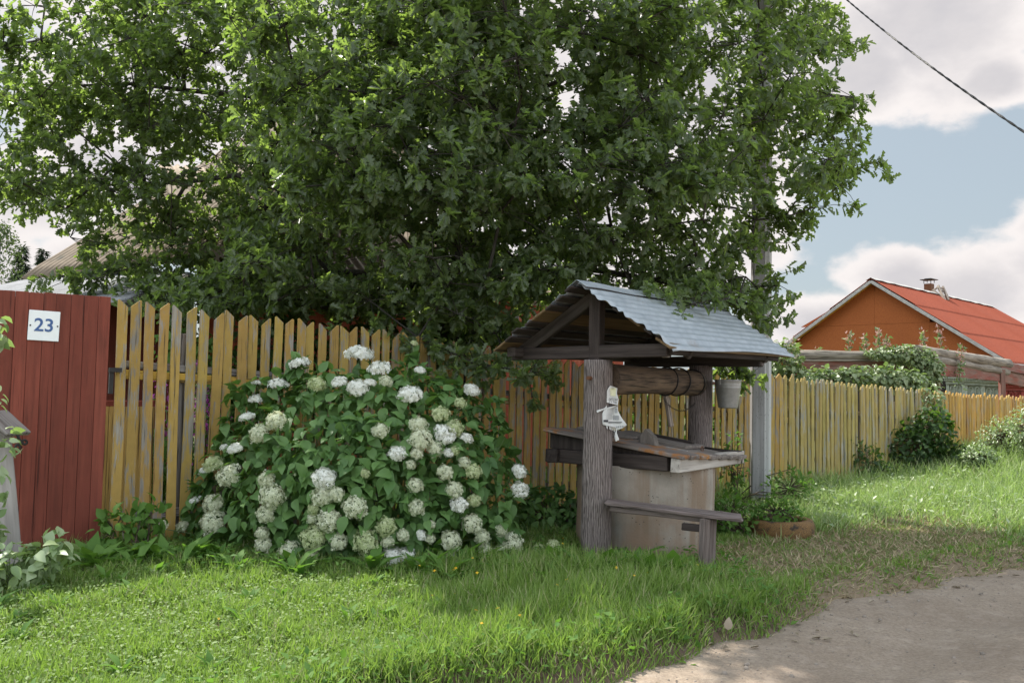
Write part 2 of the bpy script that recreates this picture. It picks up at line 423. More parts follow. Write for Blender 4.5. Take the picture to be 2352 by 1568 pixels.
M_birch = leafmat('birch_leaf', (.045, .07, .030), (.085, .115, .05), (.10, .15, .03), .35, .6, .3)
M_phlox = leafmat('phlox_petal', (.26, .025, .20), (.48, .09, .40), (.36, .05, .28), .3, .7, .2)
M_pink = leafmat('fireweed_petal', (.42, .26, .22), (.62, .40, .36), (.4, .24, .2), .3, .7, .2)
M_yellow = leafmat('yellow_petal', (.75, .36, .02), (.85, .55, .04), (.6, .35, .02), .2, .7, .2)
M_acorn = plainmat('green_acorn', (.17, .24, .08), .5)

M_metal = None
def metal_roof(name, base, streak, seam_axis='Y'):
    m, nt = newmat(name); co = objcoord(nt, False)
    n = noise(nt, mapv(nt, co, (1, 1, .25)), 7, 6, .6); n2 = noise(nt, co, 40, 4, .6)
    col = mixc(nt, ramp(nt, n, [(.3, 0.0), (.7, 1.0)]), base, streak)
    col = mixc(nt, ramp(nt, noise(nt, co, 3.1, 6, .7), [(.63, 0.0), (.75, 1.0)]), col, (.23, .19, .165))
    finish(nt, col, .52, .5, n2, .15, .003, .35)
    return m
M_tin = metal_roof('galvanised_sheet', (.25, .275, .30), (.37, .395, .42))
M_tin2 = plainmat('pale_tin_sheet', (.22, .22, .23), .8, 0, .25, 5, .3, spots=((.15, .135, .125), 3, .6))
M_zinc = plainmat('zinc_bucket', (.31, .31, .30), .45, .55, .5, 16, .22, .1, spots=((.22, .21, .19), 5, .62))
M_iron = plainmat('dark_iron', (.03, .027, .026), .6, .5)
M_rust = plainmat('rusty_iron', (.13, .055, .025), .8, .2, ns=40)
M_slate = plainmat('asbestos_slate', (.215, .17, .128), .9, 0, .2, 5, .3, .3, spots=((.14, .125, .10), 2.3, .6))
M_redroof = plainmat('red_bitumen_roof', (.235, .054, .027), .8, 0, .25, 12, .14, .3)
M_white = plainmat('enamel_plate_white', (.74, .75, .75), .35, var=.04)
M_blue = plainmat('enamel_blue', (.035, .09, .24), .4, var=.05)
M_sage = plainmat('sage_paint', (.30, .33, .27), .8, ns=14, spots=((.42, .43, .38), 9, .55))
M_redp = plainmat('red_window_paint', (.30, .06, .05), .8, ns=14, spots=((.40, .2, .18), 9, .58))
M_glass = plainmat('dark_window_pane', (.02, .022, .024), .12, spec=.6)
M_paper = plainmat('newsprint', (.56, .55, .53), .9, var=.06, ns=30)
M_map = plainmat('newsprint_map', (.62, .60, .42), .9, var=.12, ns=60)
M_ink = plainmat('printing_ink', (.05, .05, .055), .9)
M_inkg = plainmat('printing_ink_grey', (.30, .30, .30), .9)
M_cable = plainmat('black_cable', (.015, .014, .013), .6)
M_stone = plainmat('field_stone', (.21, .175, .145), .95, ns=9, var=.5)
M_tanleaf = leafmat('dead_leaf', (.17, .135, .095), (.33, .28, .21), (.2, .15, .08), .15, .8, .2)
M_osb_edge = plainmat('yellow_trim', (.62, .34, .06), .7, ns=8)
M_whitetrim = plainmat('grey_white_trim', (.36, .34, .32), .7, ns=10)

def concrete_mat():
    m, nt = newmat('well_ring_concrete'); co = objcoord(nt, False)
    n = noise(nt, co, 3.2, 8, .65)
    col = mixc(nt, ramp(nt, n, [(.3, 0.0), (.7, 1.0)]), (.215, .188, .157), (.36, .322, .275))
    st = noise(nt, mapv(nt, co, (5.5, 5.5, .5)), 1.0, 5, .6)
    up = nd(nt, 'ShaderNodeSeparateXYZ', None, i0=co).outputs[2]
    stm = mth(nt, 'MULTIPLY', ramp(nt, st, [(.46, 0.0), (.62, 1.0)]), .85)
    col = mixc(nt, stm, col, (.20, .14, .095))
    rust = ramp(nt, noise(nt, co, 2.2, 6, .6), [(.40, 0.0), (.60, 1.0)])
    low = nd(nt, 'ShaderNodeMapRange', None, Value=up, From_Min=.62, From_Max=.15).outputs[0]
    col = mixc(nt, mth(nt, 'MULTIPLY', rust, mth(nt, 'MULTIPLY', low, .95)), col, (.27, .175, .12))
    pits = nd(nt, 'ShaderNodeTexVoronoi', None, Vector=co, Scale=34).outputs['Distance']
    pm = mth(nt, 'MULTIPLY', mth(nt, 'LESS_THAN', pits, .17), mth(nt, 'GREATER_THAN', noise(nt, co, 7, 3), .53))
    col = mixc(nt, pm, col, (.10, .085, .07))
    h = mth(nt, 'SUBTRACT', noise(nt, co, 55, 5, .6), mth(nt, 'MULTIPLY', pm, 1.2))
    finish(nt, col, .92, .2, h, .45, .006)
    return m
M_conc = concrete_mat()
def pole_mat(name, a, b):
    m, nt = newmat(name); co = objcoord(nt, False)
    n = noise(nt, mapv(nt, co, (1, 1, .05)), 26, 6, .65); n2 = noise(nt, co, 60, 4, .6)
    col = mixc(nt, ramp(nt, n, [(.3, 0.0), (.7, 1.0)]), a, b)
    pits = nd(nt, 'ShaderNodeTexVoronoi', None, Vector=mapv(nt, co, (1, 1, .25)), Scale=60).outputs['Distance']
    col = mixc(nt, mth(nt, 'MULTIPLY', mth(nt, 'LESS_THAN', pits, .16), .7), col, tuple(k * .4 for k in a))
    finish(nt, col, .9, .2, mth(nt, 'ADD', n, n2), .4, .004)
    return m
M_poled = pole_mat('pole_concrete_shaded', (.19, .18, .18), (.33, .32, .32))  # shade of the left face and light of the right are put into the colour
M_polel = pole_mat('pole_concrete_lit', (.37, .365, .36), (.48, .475, .47))
def osb_mat():
    m, nt = newmat('stained_chipboard'); co = objcoord(nt, False)
    n = nd(nt, 'ShaderNodeTexVoronoi', None, Vector=mapv(nt, co, (14, 14, 26))).outputs['Color']
    s = nd(nt, 'ShaderNodeSeparateColor', None, i0=n).outputs[0]
    col = mixc(nt, s, (.26, .070, .019), (.43, .128, .036))
    col = mixc(nt, mth(nt, 'MULTIPLY', noise(nt, co, 1.3, 4, .6), .6), col, (.24, .072, .020))
    finish(nt, col, .8, .25, s, .1, .003)
    return m
M_osb = osb_mat()
def tyre_mat():
    m, nt = newmat('cracked_ochre_tyre_paint'); co = objcoord(nt, False)
    v = nd(nt, 'ShaderNodeTexVoronoi', {'feature': 'DISTANCE_TO_EDGE'}, Vector=mapv(nt, nd(nt, 'ShaderNodeVectorMath', {'operation': 'ADD'}, i0=co, i1=nd(nt, 'ShaderNodeVectorMath', {'operation': 'SCALE'}, i0=noise(nt, co, 9, 4, .6, 1), Scale=.09).outputs[0]).outputs[0], (24, 24, 30))).outputs['Distance']
    crk = mth(nt, 'LESS_THAN', v, .055)
    col = mixc(nt, noise(nt, co, 8, 5, .6), (.165, .092, .034), (.27, .15, .055))
    big = ramp(nt, noise(nt, co, 6, 6, .65), [(.56, 0.0), (.64, 1.0)])
    col = mixc(nt, mth(nt, 'MAXIMUM', crk, big), col, (.035, .028, .022))
    finish(nt, col, .8, .3, mth(nt, 'MULTIPLY', mth(nt, 'MAXIMUM', crk, big), -1.0), .6, .006)
    return m
M_tyre = tyre_mat()
M_soilp = plainmat('planter_soil', (.05, .038, .028), .95)
def brick_mat():
    m, nt = newmat('red_brick_wall'); co = objcoord(nt, False)
    v = mapv(nt, co, (1, 1, 1))
    b = nd(nt, 'ShaderNodeTexBrick', None, Vector=v, Color1=rgb((.40, .085, .045)), Color2=rgb((.30, .065, .04)), Mortar=rgb((.30, .24, .2)), Scale=4.0, Mortar_Size=.014)
    finish(nt, mixc(nt, noise(nt, co, 4, 5), b.outputs[0], (.33, .09, .05)), .9, .2)
    return m

# ---------------------------------------------------------------- ground and road
E0 = np.array((0.213, 4.327)); ED = np.array((.782, .623)); EN = np.array((-.623, .782))
def edge_d(x, y):
    dx, dy = x - E0[0], y - E0[1]
    s = dx * ED[0] + dy * ED[1]
    return dx * EN[0] + dy * EN[1] + .10 * np.sin(s * 1.3 + .5) + .05 * np.sin(s * 3.7) + .03 * np.sin(s * 8.1), s
def ground_h(x, y):
    d, s = edge_d(x, y)
    h = -.25 + .25 * sstep(-.10, .30, d)
    h = h + .035 * wob(x, y, .8) * sstep(.2, 1.0, d)
    h = h + .62 * np.exp(-(((x - 9.6) / 3.0) ** 2 + ((y - 13.3) / 2.2) ** 2)) * sstep(0, 1.0, d)
    h = h + .10 * np.exp(-(((x - 5.0) / 1.6) ** 2 + ((y - 10.5) / 1.3) ** 2))
    return h
def gz(x, y): return float(ground_h(np.array(x), np.array(y)))
def grid_sheet(name, xs, ys, hf, mat, kind_label):
    X, Y = np.meshgrid(xs, ys); Z = hf(X, Y)
    V = np.stack([X, Y, Z], -1).reshape(-1, 3); nx, ny = len(xs), len(ys)
    i = (np.arange(ny - 1)[:, None] * nx + np.arange(nx - 1)[None, :]).ravel()
    F = np.stack([i, i + 1, i + nx + 1, i + nx], -1)
    me = bpy.data.meshes.new(name); me.from_pydata(V.tolist(), [], F.tolist()); me.update()
    o = addobj(name, me, mat, smooth=True); o['kind'] = 'structure'; o['label'] = kind_label
    return o
def axis(lo, hi, step, far_lo, far_hi):
    a = list(np.arange(lo, hi + 1e-6, step)); k = step; v = hi
    while v < far_hi: k *= 1.35; v += k; a.append(v)
    k = step; v = lo
    while v > far_lo: k *= 1.35; v -= k; a.insert(0, v)
    return np.array(a)
def ground_mat():
    m, nt = newmat('verge_soil'); co = nd(nt, 'ShaderNodeTexCoord').outputs['Object']
    n = noise(nt, co, 2.5, 6, .6); n2 = noise(nt, co, 30, 5, .65)
    col = mixc(nt, ramp(nt, n, [(.35, 0.0), (.65, 1.0)]), (.045, .060, .018), (.085, .095, .032))
    col = mixc(nt, ramp(nt, n2, [(.5, 0.0), (.62, 1.0)]), col, (.10, .075, .05))
    ed = nd(nt, 'ShaderNodeAttribute', {'attribute_name': 'edge'}).outputs['Fac']
    at = nd(nt, 'ShaderNodeAttribute', {'attribute_name': 'bare'}).outputs['Fac']
    bare = mixc(nt, n2, (.17, .125, .085), (.30, .23, .16))
    col = mixc(nt, at, col, bare)
    col = mixc(nt, ed, col, mixc(nt, n2, (.045, .032, .024), (.13, .092, .065)))
    finish(nt, col, .95, .1, n2, .6, .02)
    return m
def road_mat():
    m, nt = newmat('packed_dirt'); co = nd(nt, 'ShaderNodeTexCoord').outputs['Object']
    n = noise(nt, co, 1.1, 6, .6); n2 = noise(nt, co, 48, 7, .78); n3 = noise(nt, co, 9, 5, .6)
    col = mixc(nt, ramp(nt, n, [(.3, 0.0), (.7, 1.0)]), (.245, .19, .142), (.33, .267, .205))
    col = mixc(nt, ramp(nt, n2, [(.38, 0.0), (.62, 1.0)]), mixc(nt, .62, col, (.13, .095, .075)), col)
    col = mixc(nt, mth(nt, 'MULTIPLY', ramp(nt, n3, [(.5, 0.0), (.7, 1.0)]), .4), col, (.36, .295, .24))
    v = nd(nt, 'ShaderNodeTexVoronoi', None, Vector=co, Scale=75).outputs['Distance']
    sp = mth(nt, 'MULTIPLY', mth(nt, 'LESS_THAN', v, .22), mth(nt, 'GREATER_THAN', noise(nt, co, 30, 2), .57))
    col = mixc(nt, sp, col, (.17, .14, .125))
    finish(nt, col, .95, .15, mth(nt, 'ADD', n2, mth(nt, 'MULTIPLY', n3, .8)), .55, .012)
    return m
def dry_mask(x, y):
    d, s = edge_d(x, y)
    # the trampled, mown patch between the well, the tyre and the road
    a = sstep(1.7, 3.1, s + .35 * wob(x, y, 1.3)) * (1 - sstep(5.6, 7.4, s))
    up = 1.78 + .16 * wob(x, y, 2.0)
    b = 1 - sstep(up - .45, up + .05, d)
    return a * b
gnd = grid_sheet('ground', axis(-8, 14, .09, -900, 900), axis(2, 16, .09, -60, 1500), ground_h, ground_mat(), 'grassy verge ground of dark soil')
co = np.array([v.co[:] for v in gnd.data.vertices])
dd, ss = edge_d(co[:, 0], co[:, 1])
bare = np.clip(np.maximum(dry_mask(co[:, 0], co[:, 1]) * .8, 1 - sstep(.05, .38, dd)), 0, 1)
at = gnd.data.attributes.new('bare', 'FLOAT', 'POINT'); at.data.foreach_set('value', bare.astype(np.float32))
at = gnd.data.attributes.new('edge', 'FLOAT', 'POINT'); at.data.foreach_set('value', (np.exp(-((dd - .16) / .14) ** 2) * (1 - .75 * dry_mask(co[:, 0], co[:, 1]))).astype(np.float32))
def road_h(x, y):
    d, s = edge_d(x, y)
    return -.135 + .016 * wob(x, y, 1.2) + .012 * wob(x, y, 3.1, 2) - .3 * sstep(.14, .5, d) + .045 * np.exp(-((d + 1.3) / .35) ** 2) - .03 * np.exp(-((d + .75) / .3) ** 2)
SS = axis(-6, 14, .12, -200, 400); DDs = np.array(list(np.arange(-9, -5, .5)) + list(np.arange(-5, .56, .08)))
Sg, Dg = np.meshgrid(SS, DDs)
Xr = E0[0] + ED[0] * Sg + EN[0] * Dg; Yr = E0[1] + ED[1] * Sg + EN[1] * Dg; Zr = road_h(Xr, Yr)
V = np.stack([Xr, Yr, Zr], -1).reshape(-1, 3); nx = len(SS); ny = len(DDs)
i = (np.arange(ny - 1)[:, None] * nx + np.arange(nx - 1)[None, :]).ravel()
me = bpy.data.meshes.new('road'); me.from_pydata(V.tolist(), [], np.stack([i, i + 1, i + nx + 1, i + nx], -1).tolist()); me.update()
road = addobj('road', me, road_mat(), smooth=True); road['kind'] = 'structure'; road['label'] = 'bare packed dirt road'

# ---------------------------------------------------------------- fences
F0 = Vector((-3.14, 7.0, 0)); FV = Vector((3.94, 2.8, 0)); FDIR = FV.normalized(); FN = Vector((FDIR.y, -FDIR.x, 0))   # FN faces the road
FL = FV.length
FA = math.atan2(FDIR.y, FDIR.x)
def FP(t, off=0.0, z=0.0): return F0 + FV * t + FN * off + Vector((0, 0, z))
def ftop(t): return float(np.interp(t, [-.3, 0, .5, 1.0, 1.74, 2.05, 2.43, 2.77, 3.12, 3.6], [2.03, 2.0, 1.865, 1.65, 1.585, 1.50, 1.45, 1.387, 1.36, 1.33]))
def picket_mesh(wd, th, L, tip, style):
    bm = bmesh.new(); h = wd / 2
    if style == 'l': prof = [(-h, 0), (h, 0), (h, L - tip), (-h * .72, L), (-h, L - .004)]
    elif style == 'r': prof = [(-h, 0), (h, 0), (h, L - .004), (h * .72, L), (-h, L - tip)]
    else: prof = [(-h, 0), (h, 0), (h, L - tip), (h * .28, L - tip * .12), (0, L), (-h * .28, L - tip * .12), (-h, L - tip)]
    sd = random.uniform(0, 99)
    n = 7; zs = [(L - tip) * k / n for k in range(1, n)]
    left = [(-h, z) for z in reversed(zs)]; right = [(h, z) for z in zs]
    outline = [prof[0], prof[1]] + right + prof[2:] + left
    outline = [(x + .0022 * mnoise.noise(Vector((x * 30 + sd, z * 5, 0))), z) for x, z in outline]
    fr = [bm.verts.new((x, -th / 2, z)) for x, z in outline]; bk = [bm.verts.new((x, th / 2, z)) for x, z in outline]
    bm.faces.new(fr); bm.faces.new(list(reversed(bk)))
    m_ = len(fr)
    for k in range(m_): bm.faces.new((fr[k], bk[k], bk[(k + 1) % m_], fr[(k + 1) % m_]))
    bow = random.gauss(0, .006)
    for v in bm.verts: v.co.y += bow * math.sin(math.pi * v.co.z / L); v.co.x += .004 * math.sin(3 * v.co.z + sd)
    me = bpy.data.meshes.new('picket'); bm.to_mesh(me); bm.free(); return me
def fence(name, label, t0, t1, sp, wd, mat, styles, tip, basez, hjit, lean, rails):
    root = empty(name, FP(t0, 0, 0), label, 'fence')
    L = (t1 - t0) * FL; n = int(L / sp)
    for k in range(n):
        t = t0 + (k + random.gauss(0, .025)) * sp / FL
        g = gz(*FP(t).xy)
        z0 = g + basez + random.gauss(0, .02); z1 = ftop(t) + random.gauss(0, hjit)
        st = styles[k % len(styles)]
        me = picket_mesh(wd * random.uniform(.93, 1.05), .022, z1 - z0, tip * random.uniform(.85, 1.15), st)
        M = Matrix.Translation(FP(t, .012 + random.gauss(0, .003), z0)) @ Matrix.Rotation(FA, 4, 'Z') @ Matrix.Rotation(random.gauss(0, lean), 4, 'Y') @ Matrix.Rotation(random.gauss(0, .006), 4, 'X')
        addobj('picket', me, mat, root, M)
    for (dz0, dz1, w_, th, off, mt) in rails:
        a = FP(t0, off, 0); b = FP(t1, off, 0)
        za = (ftop(t0) - dz0) if dz0 is not None else gz(*a.xy) + dz1; zb = (ftop(t1) - dz0) if dz0 is not None else gz(*b.xy) + dz1
        if dz0 is not None: za += 0; zb += 0
        a.z, b.z = za, zb
        plank('rail', a, b, th, w_, mt, root, seg=18, jit=.006)
    k = t0 + .1
    while k < t1:
        p = FP(k, -.12, -.1)
        log('post', p, (p.x, p.y, ftop(k) - .22), .06, .055, M_rail, root, n=10, seg=6)
        k += 2.3 / FL
    return root
fence('picket_fence', 'weathered ochre picket fence with slanted tops and flaking paint, behind the hydrangea and the well', 0.0, 1.768, .107, .0765, M_fence, 'lr', .062, .06, .012, .006,
      [(.52, 0, .06, .05, -.045, M_rail), (.60, 0, .075, .022, -.012, M_railp), (None, .27, .07, .045, -.03, M_rail)])
fence('picket_fence', 'mossy yellow fence of narrow pointed pickets, to the right of the utility pole', 1.745, 2.60, .086, .062, M_fence2, 'pppp', .055, .0, .016, .012,
      [(.45, 0, .06, .04, -.03, M_rail), (None, .35, .06, .04, -.03, M_rail)])
fence('picket_fence', 'brighter orange picket fence beyond the dark shrub, in front of the red-roofed house', 2.61, 3.95, .088, .066, M_fence3, 'pppp', .055, .0, .016, .012,
      [(.45, 0, .06, .04, -.03, M_rail), (None, .35, .06, .04, -.03, M_rail)])

# ---------------------------------------------------------------- gate
gate = empty('wooden_gate', FP(-.02, .05, 0), 'dark red board gate bearing a white house number plate', 'gate')
mb = MB(); x = 0.0
GT0 = -.022; GL = .86; gx = 0.0; gi = 0
bw = [.088, .10, .093, .105, .085, .10, .09, .11, .095, .10, .10, .10, .10]
bmg = bmesh.new()
while gx < GL:
    b = bw[gi % len(bw)]
    me_ = rough_box_mesh(b - .0022, .026, 1.0, jit=.001, bev=.0018, seg=3)
    a = GT0 - (gx + b / 2) / FL
    z0 = gz(*FP(a).xy) + .02 + random.gauss(0, .004) - gx * .018
    top = P(248, 685, FP(GT0).y).z if gi == 0 else None
    z1 = 2.005 - gx * .002 + random.gauss(0, .002)
    M = Matrix.Translation(FP(a, .055 + random.gauss(0, .0015), z0)) @ Matrix.Rotation(FA, 4, 'Z') @ Matrix.Diagonal((1, 1, z1 - z0, 1))
    me_.transform(M); bmg.from_mesh(me_); bpy.data.meshes.remove(me_)
    gx += b; gi += 1
q = [FP(GT0 - .004, .036, .10), FP(GT0 - GL / FL, .036, .10), FP(GT0 - GL / FL, .036, 1.96), FP(GT0 - .004, .036, 1.96)]
mb = MB(); mb.add(q + [v - FN * .01 for v in q], [(0, 1, 2, 3), (7, 6, 5, 4), (0, 4, 5, 1), (1, 5, 6, 2), (2, 6, 7, 3), (3, 7, 4, 0)]); me_ = mb.mesh('b'); bmg.from_mesh(me_)
me_ = bpy.data.meshes.new('gate_panel'); bmg.to_mesh(me_); bmg.free()
o = addobj('board_panel', me_, M_gate, gate, None)
for z_ in (.45, 1.55):
    plank('cross_rail', FP(GT0 - .005, .02, z_), FP(GT0 - GL / FL, .02, z_), .05, .09, M_gate, gate)
# number plate
pc = FP(GT0 - .345 / FL, .075, 1.665)
def plate_at(tpx, ypx, off):
    # point on the gate face seen at that bearing
    d = ray(tpx, ypx); n = FN; p0 = FP(0, off)
    return CAM + d * ((p0 - CAM).dot(n) / d.dot(n))
pc = plate_at(101, 748, .076)
Mp = Matrix.Translation(pc) @ Matrix.Rotation(FA, 4, 'Z') @ Matrix.Rotation(R(90), 4, 'X')
me_ = rough_box_mesh(.212, .006, .228, jit=0, bev=.002, seg=1)
me_.transform(Matrix.Translation((0, 0, -.114)))
plate = addobj('number_plate', me_, M_white, gate, Matrix.Translation(pc) @ Matrix.Rotation(FA, 4, 'Z') @ Matrix.Rotation(R(1.2), 4, 'Y'))
def text_mesh(body, size, ext=.001, bold=0.0, align='CENTER'):
    cu = bpy.data.curves.new('t', 'FONT'); cu.body = body; cu.size = size; cu.extrude = ext; cu.offset = bold
    cu.align_x = align; cu.align_y = 'CENTER'
    ob = bpy.data.objects.new('t', cu); COL.objects.link(ob)
    bpy.context.view_layer.update()
    dg = bpy.context.evaluated_depsgraph_get()
    me = bpy.data.meshes.new_from_object(ob.evaluated_get(dg))
    bpy.data.objects.remove(ob); bpy.data.curves.remove(cu)
    return me
addobj('digits', text_mesh('23', .138, .0012, .002), M_blue, plate, Matrix.Translation(pc + FN * .0045) @ Matrix.Rotation(FA, 4, 'Z') @ Matrix.Rotation(R(1.2), 4, 'Y') @ Matrix.Rotation(R(90), 4, 'X'))
for s in (-1, 1):
    mb = MB(); mb.tube([pc + FDIR * (.092 * s) + FN * .002, pc + FDIR * (.092 * s) + FN * .007], .006, 10)
    mb.build('screw', M_iron, plate)
mb = MB()
hp = FP(GT0 + .012, .05, 1.43)
mb.box(hp, (.09, .05, .035), Matrix.Rotation(FA, 3, 'Z')); mb.box(hp + Vector((-.03, 0, -.09)), (.03, .04, .20), Matrix.Rotation(FA, 3, 'Z'))
mb.build('hinge', M_iron, gate)

# weathered plank with capping board and iron scrolls beside the gate
pr = empty('letter_post', P(30, 1238, 6.25), 'grey weathered plank standing by the red gate, with capping board and iron scrolls', 'post')
b0 = P(34, 1245, 6.25); b1 = P(0, 975, 6.25); b0.z = gz(b0.x, b0.y) - .02
plank('post_board', b0, b1, .125, .04, woodmat('grey_plank', (.19, .168, .158), (.33, .30, .285), gs=26, cr=.64), pr, up=(FN.x, FN.y, 0))
plank('capping_board', P(-16, 945, 6.2), P(42, 998, 6.2), .30, .035, M_grey, pr, up=(-.3, .0, 1))
mb = MB()
c0 = P(40, 998, 6.05)
def scroll(c, r0, turns, ang, sgn, wv=.0075):
    pts = []
    ax, az = FDIR, Vector((0, 0, 1))
    for k in range(28):
        a = ang + sgn * turns * 2 * math.pi * k / 27; r_ = r0 * (1 - .68 * k / 27)
        pts.append(c + ax * (math.cos(a) * r_) + az * (math.sin(a) * r_))
    mb.tube(pts, wv, 6)
    return pts[0]
s1 = scroll(c0 + FDIR * .045 + Vector((0, 0, -.055)), .022, 1.2, R(200), -1)
s2 = scroll(c0 + FDIR * .01 + Vector((0, 0, -.085)), .022, 1.2, R(60), 1)
mb.tube([c0 + Vector((0, 0, .0)), c0 + FDIR * .012 + Vector((0, 0, -.03)), s1], .011, 6); mb.tube([c0 + FDIR * .012 + Vector((0, 0, -.03)), s2], .009, 6)
mb.build('iron_scroll', M_iron, pr)

# ---------------------------------------------------------------- draw well
AX = Vector((.6, .8, 0)); PX = Vector((.8, -.6, 0))           # ridge direction, and across it towards the road
RN = Vector((.5, 6.75, 0))
def WP(a, b, z): return RN + AX * a + PX * b + Vector((0, 0, z))
well = empty('draw_well', (1.18, 7.62, 0), 'old draw well with tin gable roof, log windlass and concrete ring', 'well')
ringc = Vector((1.18, 7.62, 0))
mb = MB(); nz = 12
prof = [(.50, -.15)] + [(.50, .73), (.585, .73), (.592, .70)] + [(.59 + .003 * math.sin(k), .7 - .85 * k / nz) for k in range(1, nz + 1)]
mb.lathe(prof, 72, tuple(ringc)); 
mb.build('concrete_ring', M_conc, well, smooth=True)
p1 = Vector((.698, 6.985, 0)); p2 = WP(2.2, .03, 0)
def well_post(p, z1, r_, seed):
    me = log_mesh(r_ * 1.04, r_ * .98, z1 + .12, n=24, seg=16, jit=.007, seed=seed)
    for v in me.vertices:
        if v.co.z < .30:                                  # rotten, hollowed foot
            k = (1 - v.co.z / .30); a = math.atan2(v.co.y, v.co.x)
            v.co.xy = v.co.xy * (1 - .16 * k * (0.5 + .5 * math.sin(a * 2 + seed)))
    return addobj('post', me, M_post, well, Matrix.Translation((p.x, p.y, -.12)))
well_post(p1, 1.585, .117, 3.1)
well_post(p2, 1.60, .115, 8.2)
mb = MB()                                                   # windlass
da = Vector((p1.x, p1.y, 1.437)) + AX * .14; db = Vector((p2.x, p2.y, 1.432)) - AX * .10
drum = log('windlass_drum', da, db, .125, .118, M_drum, well, n=28, seg=20, jit=.010, seed=5.5)
for e0, e1 in ((da - AX * .3, da + AX * .01), (db, db + AX * .42)):
    mb = MB(); mb.tube([e0, e1], .016, 10); mb.build('axle', M_rust, drum)
for f in (.62, .76, .95):
    c = da.lerp(db, f); mb = MB()
    pts = []
    x_ = PX; y_ = Vector((0, 0, 1))
    for k in range(33): a = 2 * math.pi * k / 32; pts.append(c + (x_ * math.cos(a) + y_ * math.sin(a)) * (.128 if f < .9 else .122) + AX * (.02 * math.sin(a + f * 9)))
    mb.tube(pts, .007, 6, cap=False); mb.build('iron_band', M_iron, drum)
# crank spoke hanging on the drum, seen against the fence
plank('crank_handle', WP(1.55, -.02, 1.33), WP(1.60, .02, 1.02), .045, .04, M_ladder, drum, jit=.003)
# chain loop
mb = MB()
ca, cb = da.lerp(db, .56) + Vector((0, 0, -.12)), da.lerp(db, .98) + Vector((0, 0, -.20))
for k in range(26):
    f = k / 25; c = ca.lerp(cb, f) + Vector((0, 0, -.42 * f * (1 - f)))
    t_ = (cb - ca).normalized(); up_ = Vector((0, 0, 1)) if k % 2 else PX
    pts = [c + t_ * (.013 * math.cos(a)) + up_ * (.007 * math.sin(a)) for a in [2 * math.pi * j / 10 for j in range(11)]]
    mb.tube(pts, .0022, 4, cap=False)
mb.build('chain', M_iron, drum, smooth=True)

# roof: corner survey
HW = .72; ZR, ZE = 2.15, 1.68; RL = 2.74
def slope_pt(side, a, v):           # v 0 at ridge .. 1 at eave
    wd = HW if side > 0 else HW * 1.06
    return WP(a, side * wd * v, (ZR + .015 * a) + (ZE - ZR) * v)
def tin_sheet(side, a0, a1, v1=1.04, off=.028, seed=0):
    nu, nv = 26, 110; vs = []; fs = []
    n_ = (slope_pt(side, 0, 1) - slope_pt(side, 0, 0)).cross(AX).normalized(); n_ = n_ if n_.z > 0 else -n_
    for j in range(nv + 1):
        v = j / nv * v1
        for i_ in range(nu + 1):
            f = i_ / nu
            s0 = a0(v) if callable(a0) else a0; s1 = a1(v) if callable(a1) else a1
            a = s0 + (s1 - s0) * f
            wave = .0075 * math.sin(v * 2 * math.pi * 10.0) + .004 * mnoise.noise(Vector((a * 1.5, v * 3, seed)))
            curl = -.02 * max(0, v - .93) / .1 * (0.4 + .6 * math.sin(a * 2.1 + 1))
            lift = .03 * max(0, (.05 - abs(a - s0)) / .05) * mnoise.noise(Vector((v * 6, seed, 1)))
            p = slope_pt(side, a, v) + n_ * (off + wave + lift) + Vector((0, 0, curl))
            vs.append(p)
    for j in range(nv):
        for i_ in range(nu):
            q = j * (nu + 1) + i_; fs.append((q, q + 1, q + nu + 2, q + nu + 1))
    mb = MB(); mb.add(vs, fs); me = mb.mesh('sheet')
    o = addobj('roof_sheet', me, M_tin, well, smooth=True)
    so_ = o.modifiers.new('thickness', 'SOLIDIFY'); so_.thickness = .002; so_.offset = 1
    return o
tin_sheet(1, lambda v: -.02 + .10 * v + .03 * math.sin(v * 19) , RL - .02, v1=1.06)
tin_sheet(-1, lambda v: .05, RL - .03, v1=.98, off=.032, seed=4)
mb = MB()                                                    # folded ridge strip
pts_l = []
for a in [k * (RL - .04) / 14 - .01 for k in range(15)]:
    for (b, dz) in ((-.09, -.045 + .036), (0, .036 + .012), (.09, -.045 + .036)):
        pts_l.append(WP(a, b, ZR + .015 * a + dz + .004 * math.sin(a * 7)))
fs = [(k * 3 + j, k * 3 + j + 1, k * 3 + j + 4, k * 3 + j + 3) for k in range(14) for j in range(2)]
mb.add(pts_l, fs); o = mb.build('ridge_strip', M_tin, well); so_ = o.modifiers.new('t', 'SOLIDIFY'); so_.thickness = .002
for side in (1, -1):                                         # boards under the tin
    rows = [.06, .2, .34, .47, .6, .73, .86, .985] if side < 0 else [.06, .24, .42, .6, .78, .97]
    for i_, v in enumerate(rows):
        wide = (i_ in (3, 7)) if side < 0 else (i_ % 2 == 1)
        a0 = random.uniform(-.07, .0) if side < 0 else random.uniform(.06, .14)
        n_ = (slope_pt(side, 0, 1) - slope_pt(side, 0, 0)).cross(AX).normalized(); n_ = n_ if n_.z > 0 else -n_
        plank('roof_board', slope_pt(side, a0, v) + n_ * .004, slope_pt(side, RL - random.uniform(.02, .08), v) + n_ * .004, .15 if wide else .075, .02, M_board if wide else M_dark, well, up=n_, jit=.003)
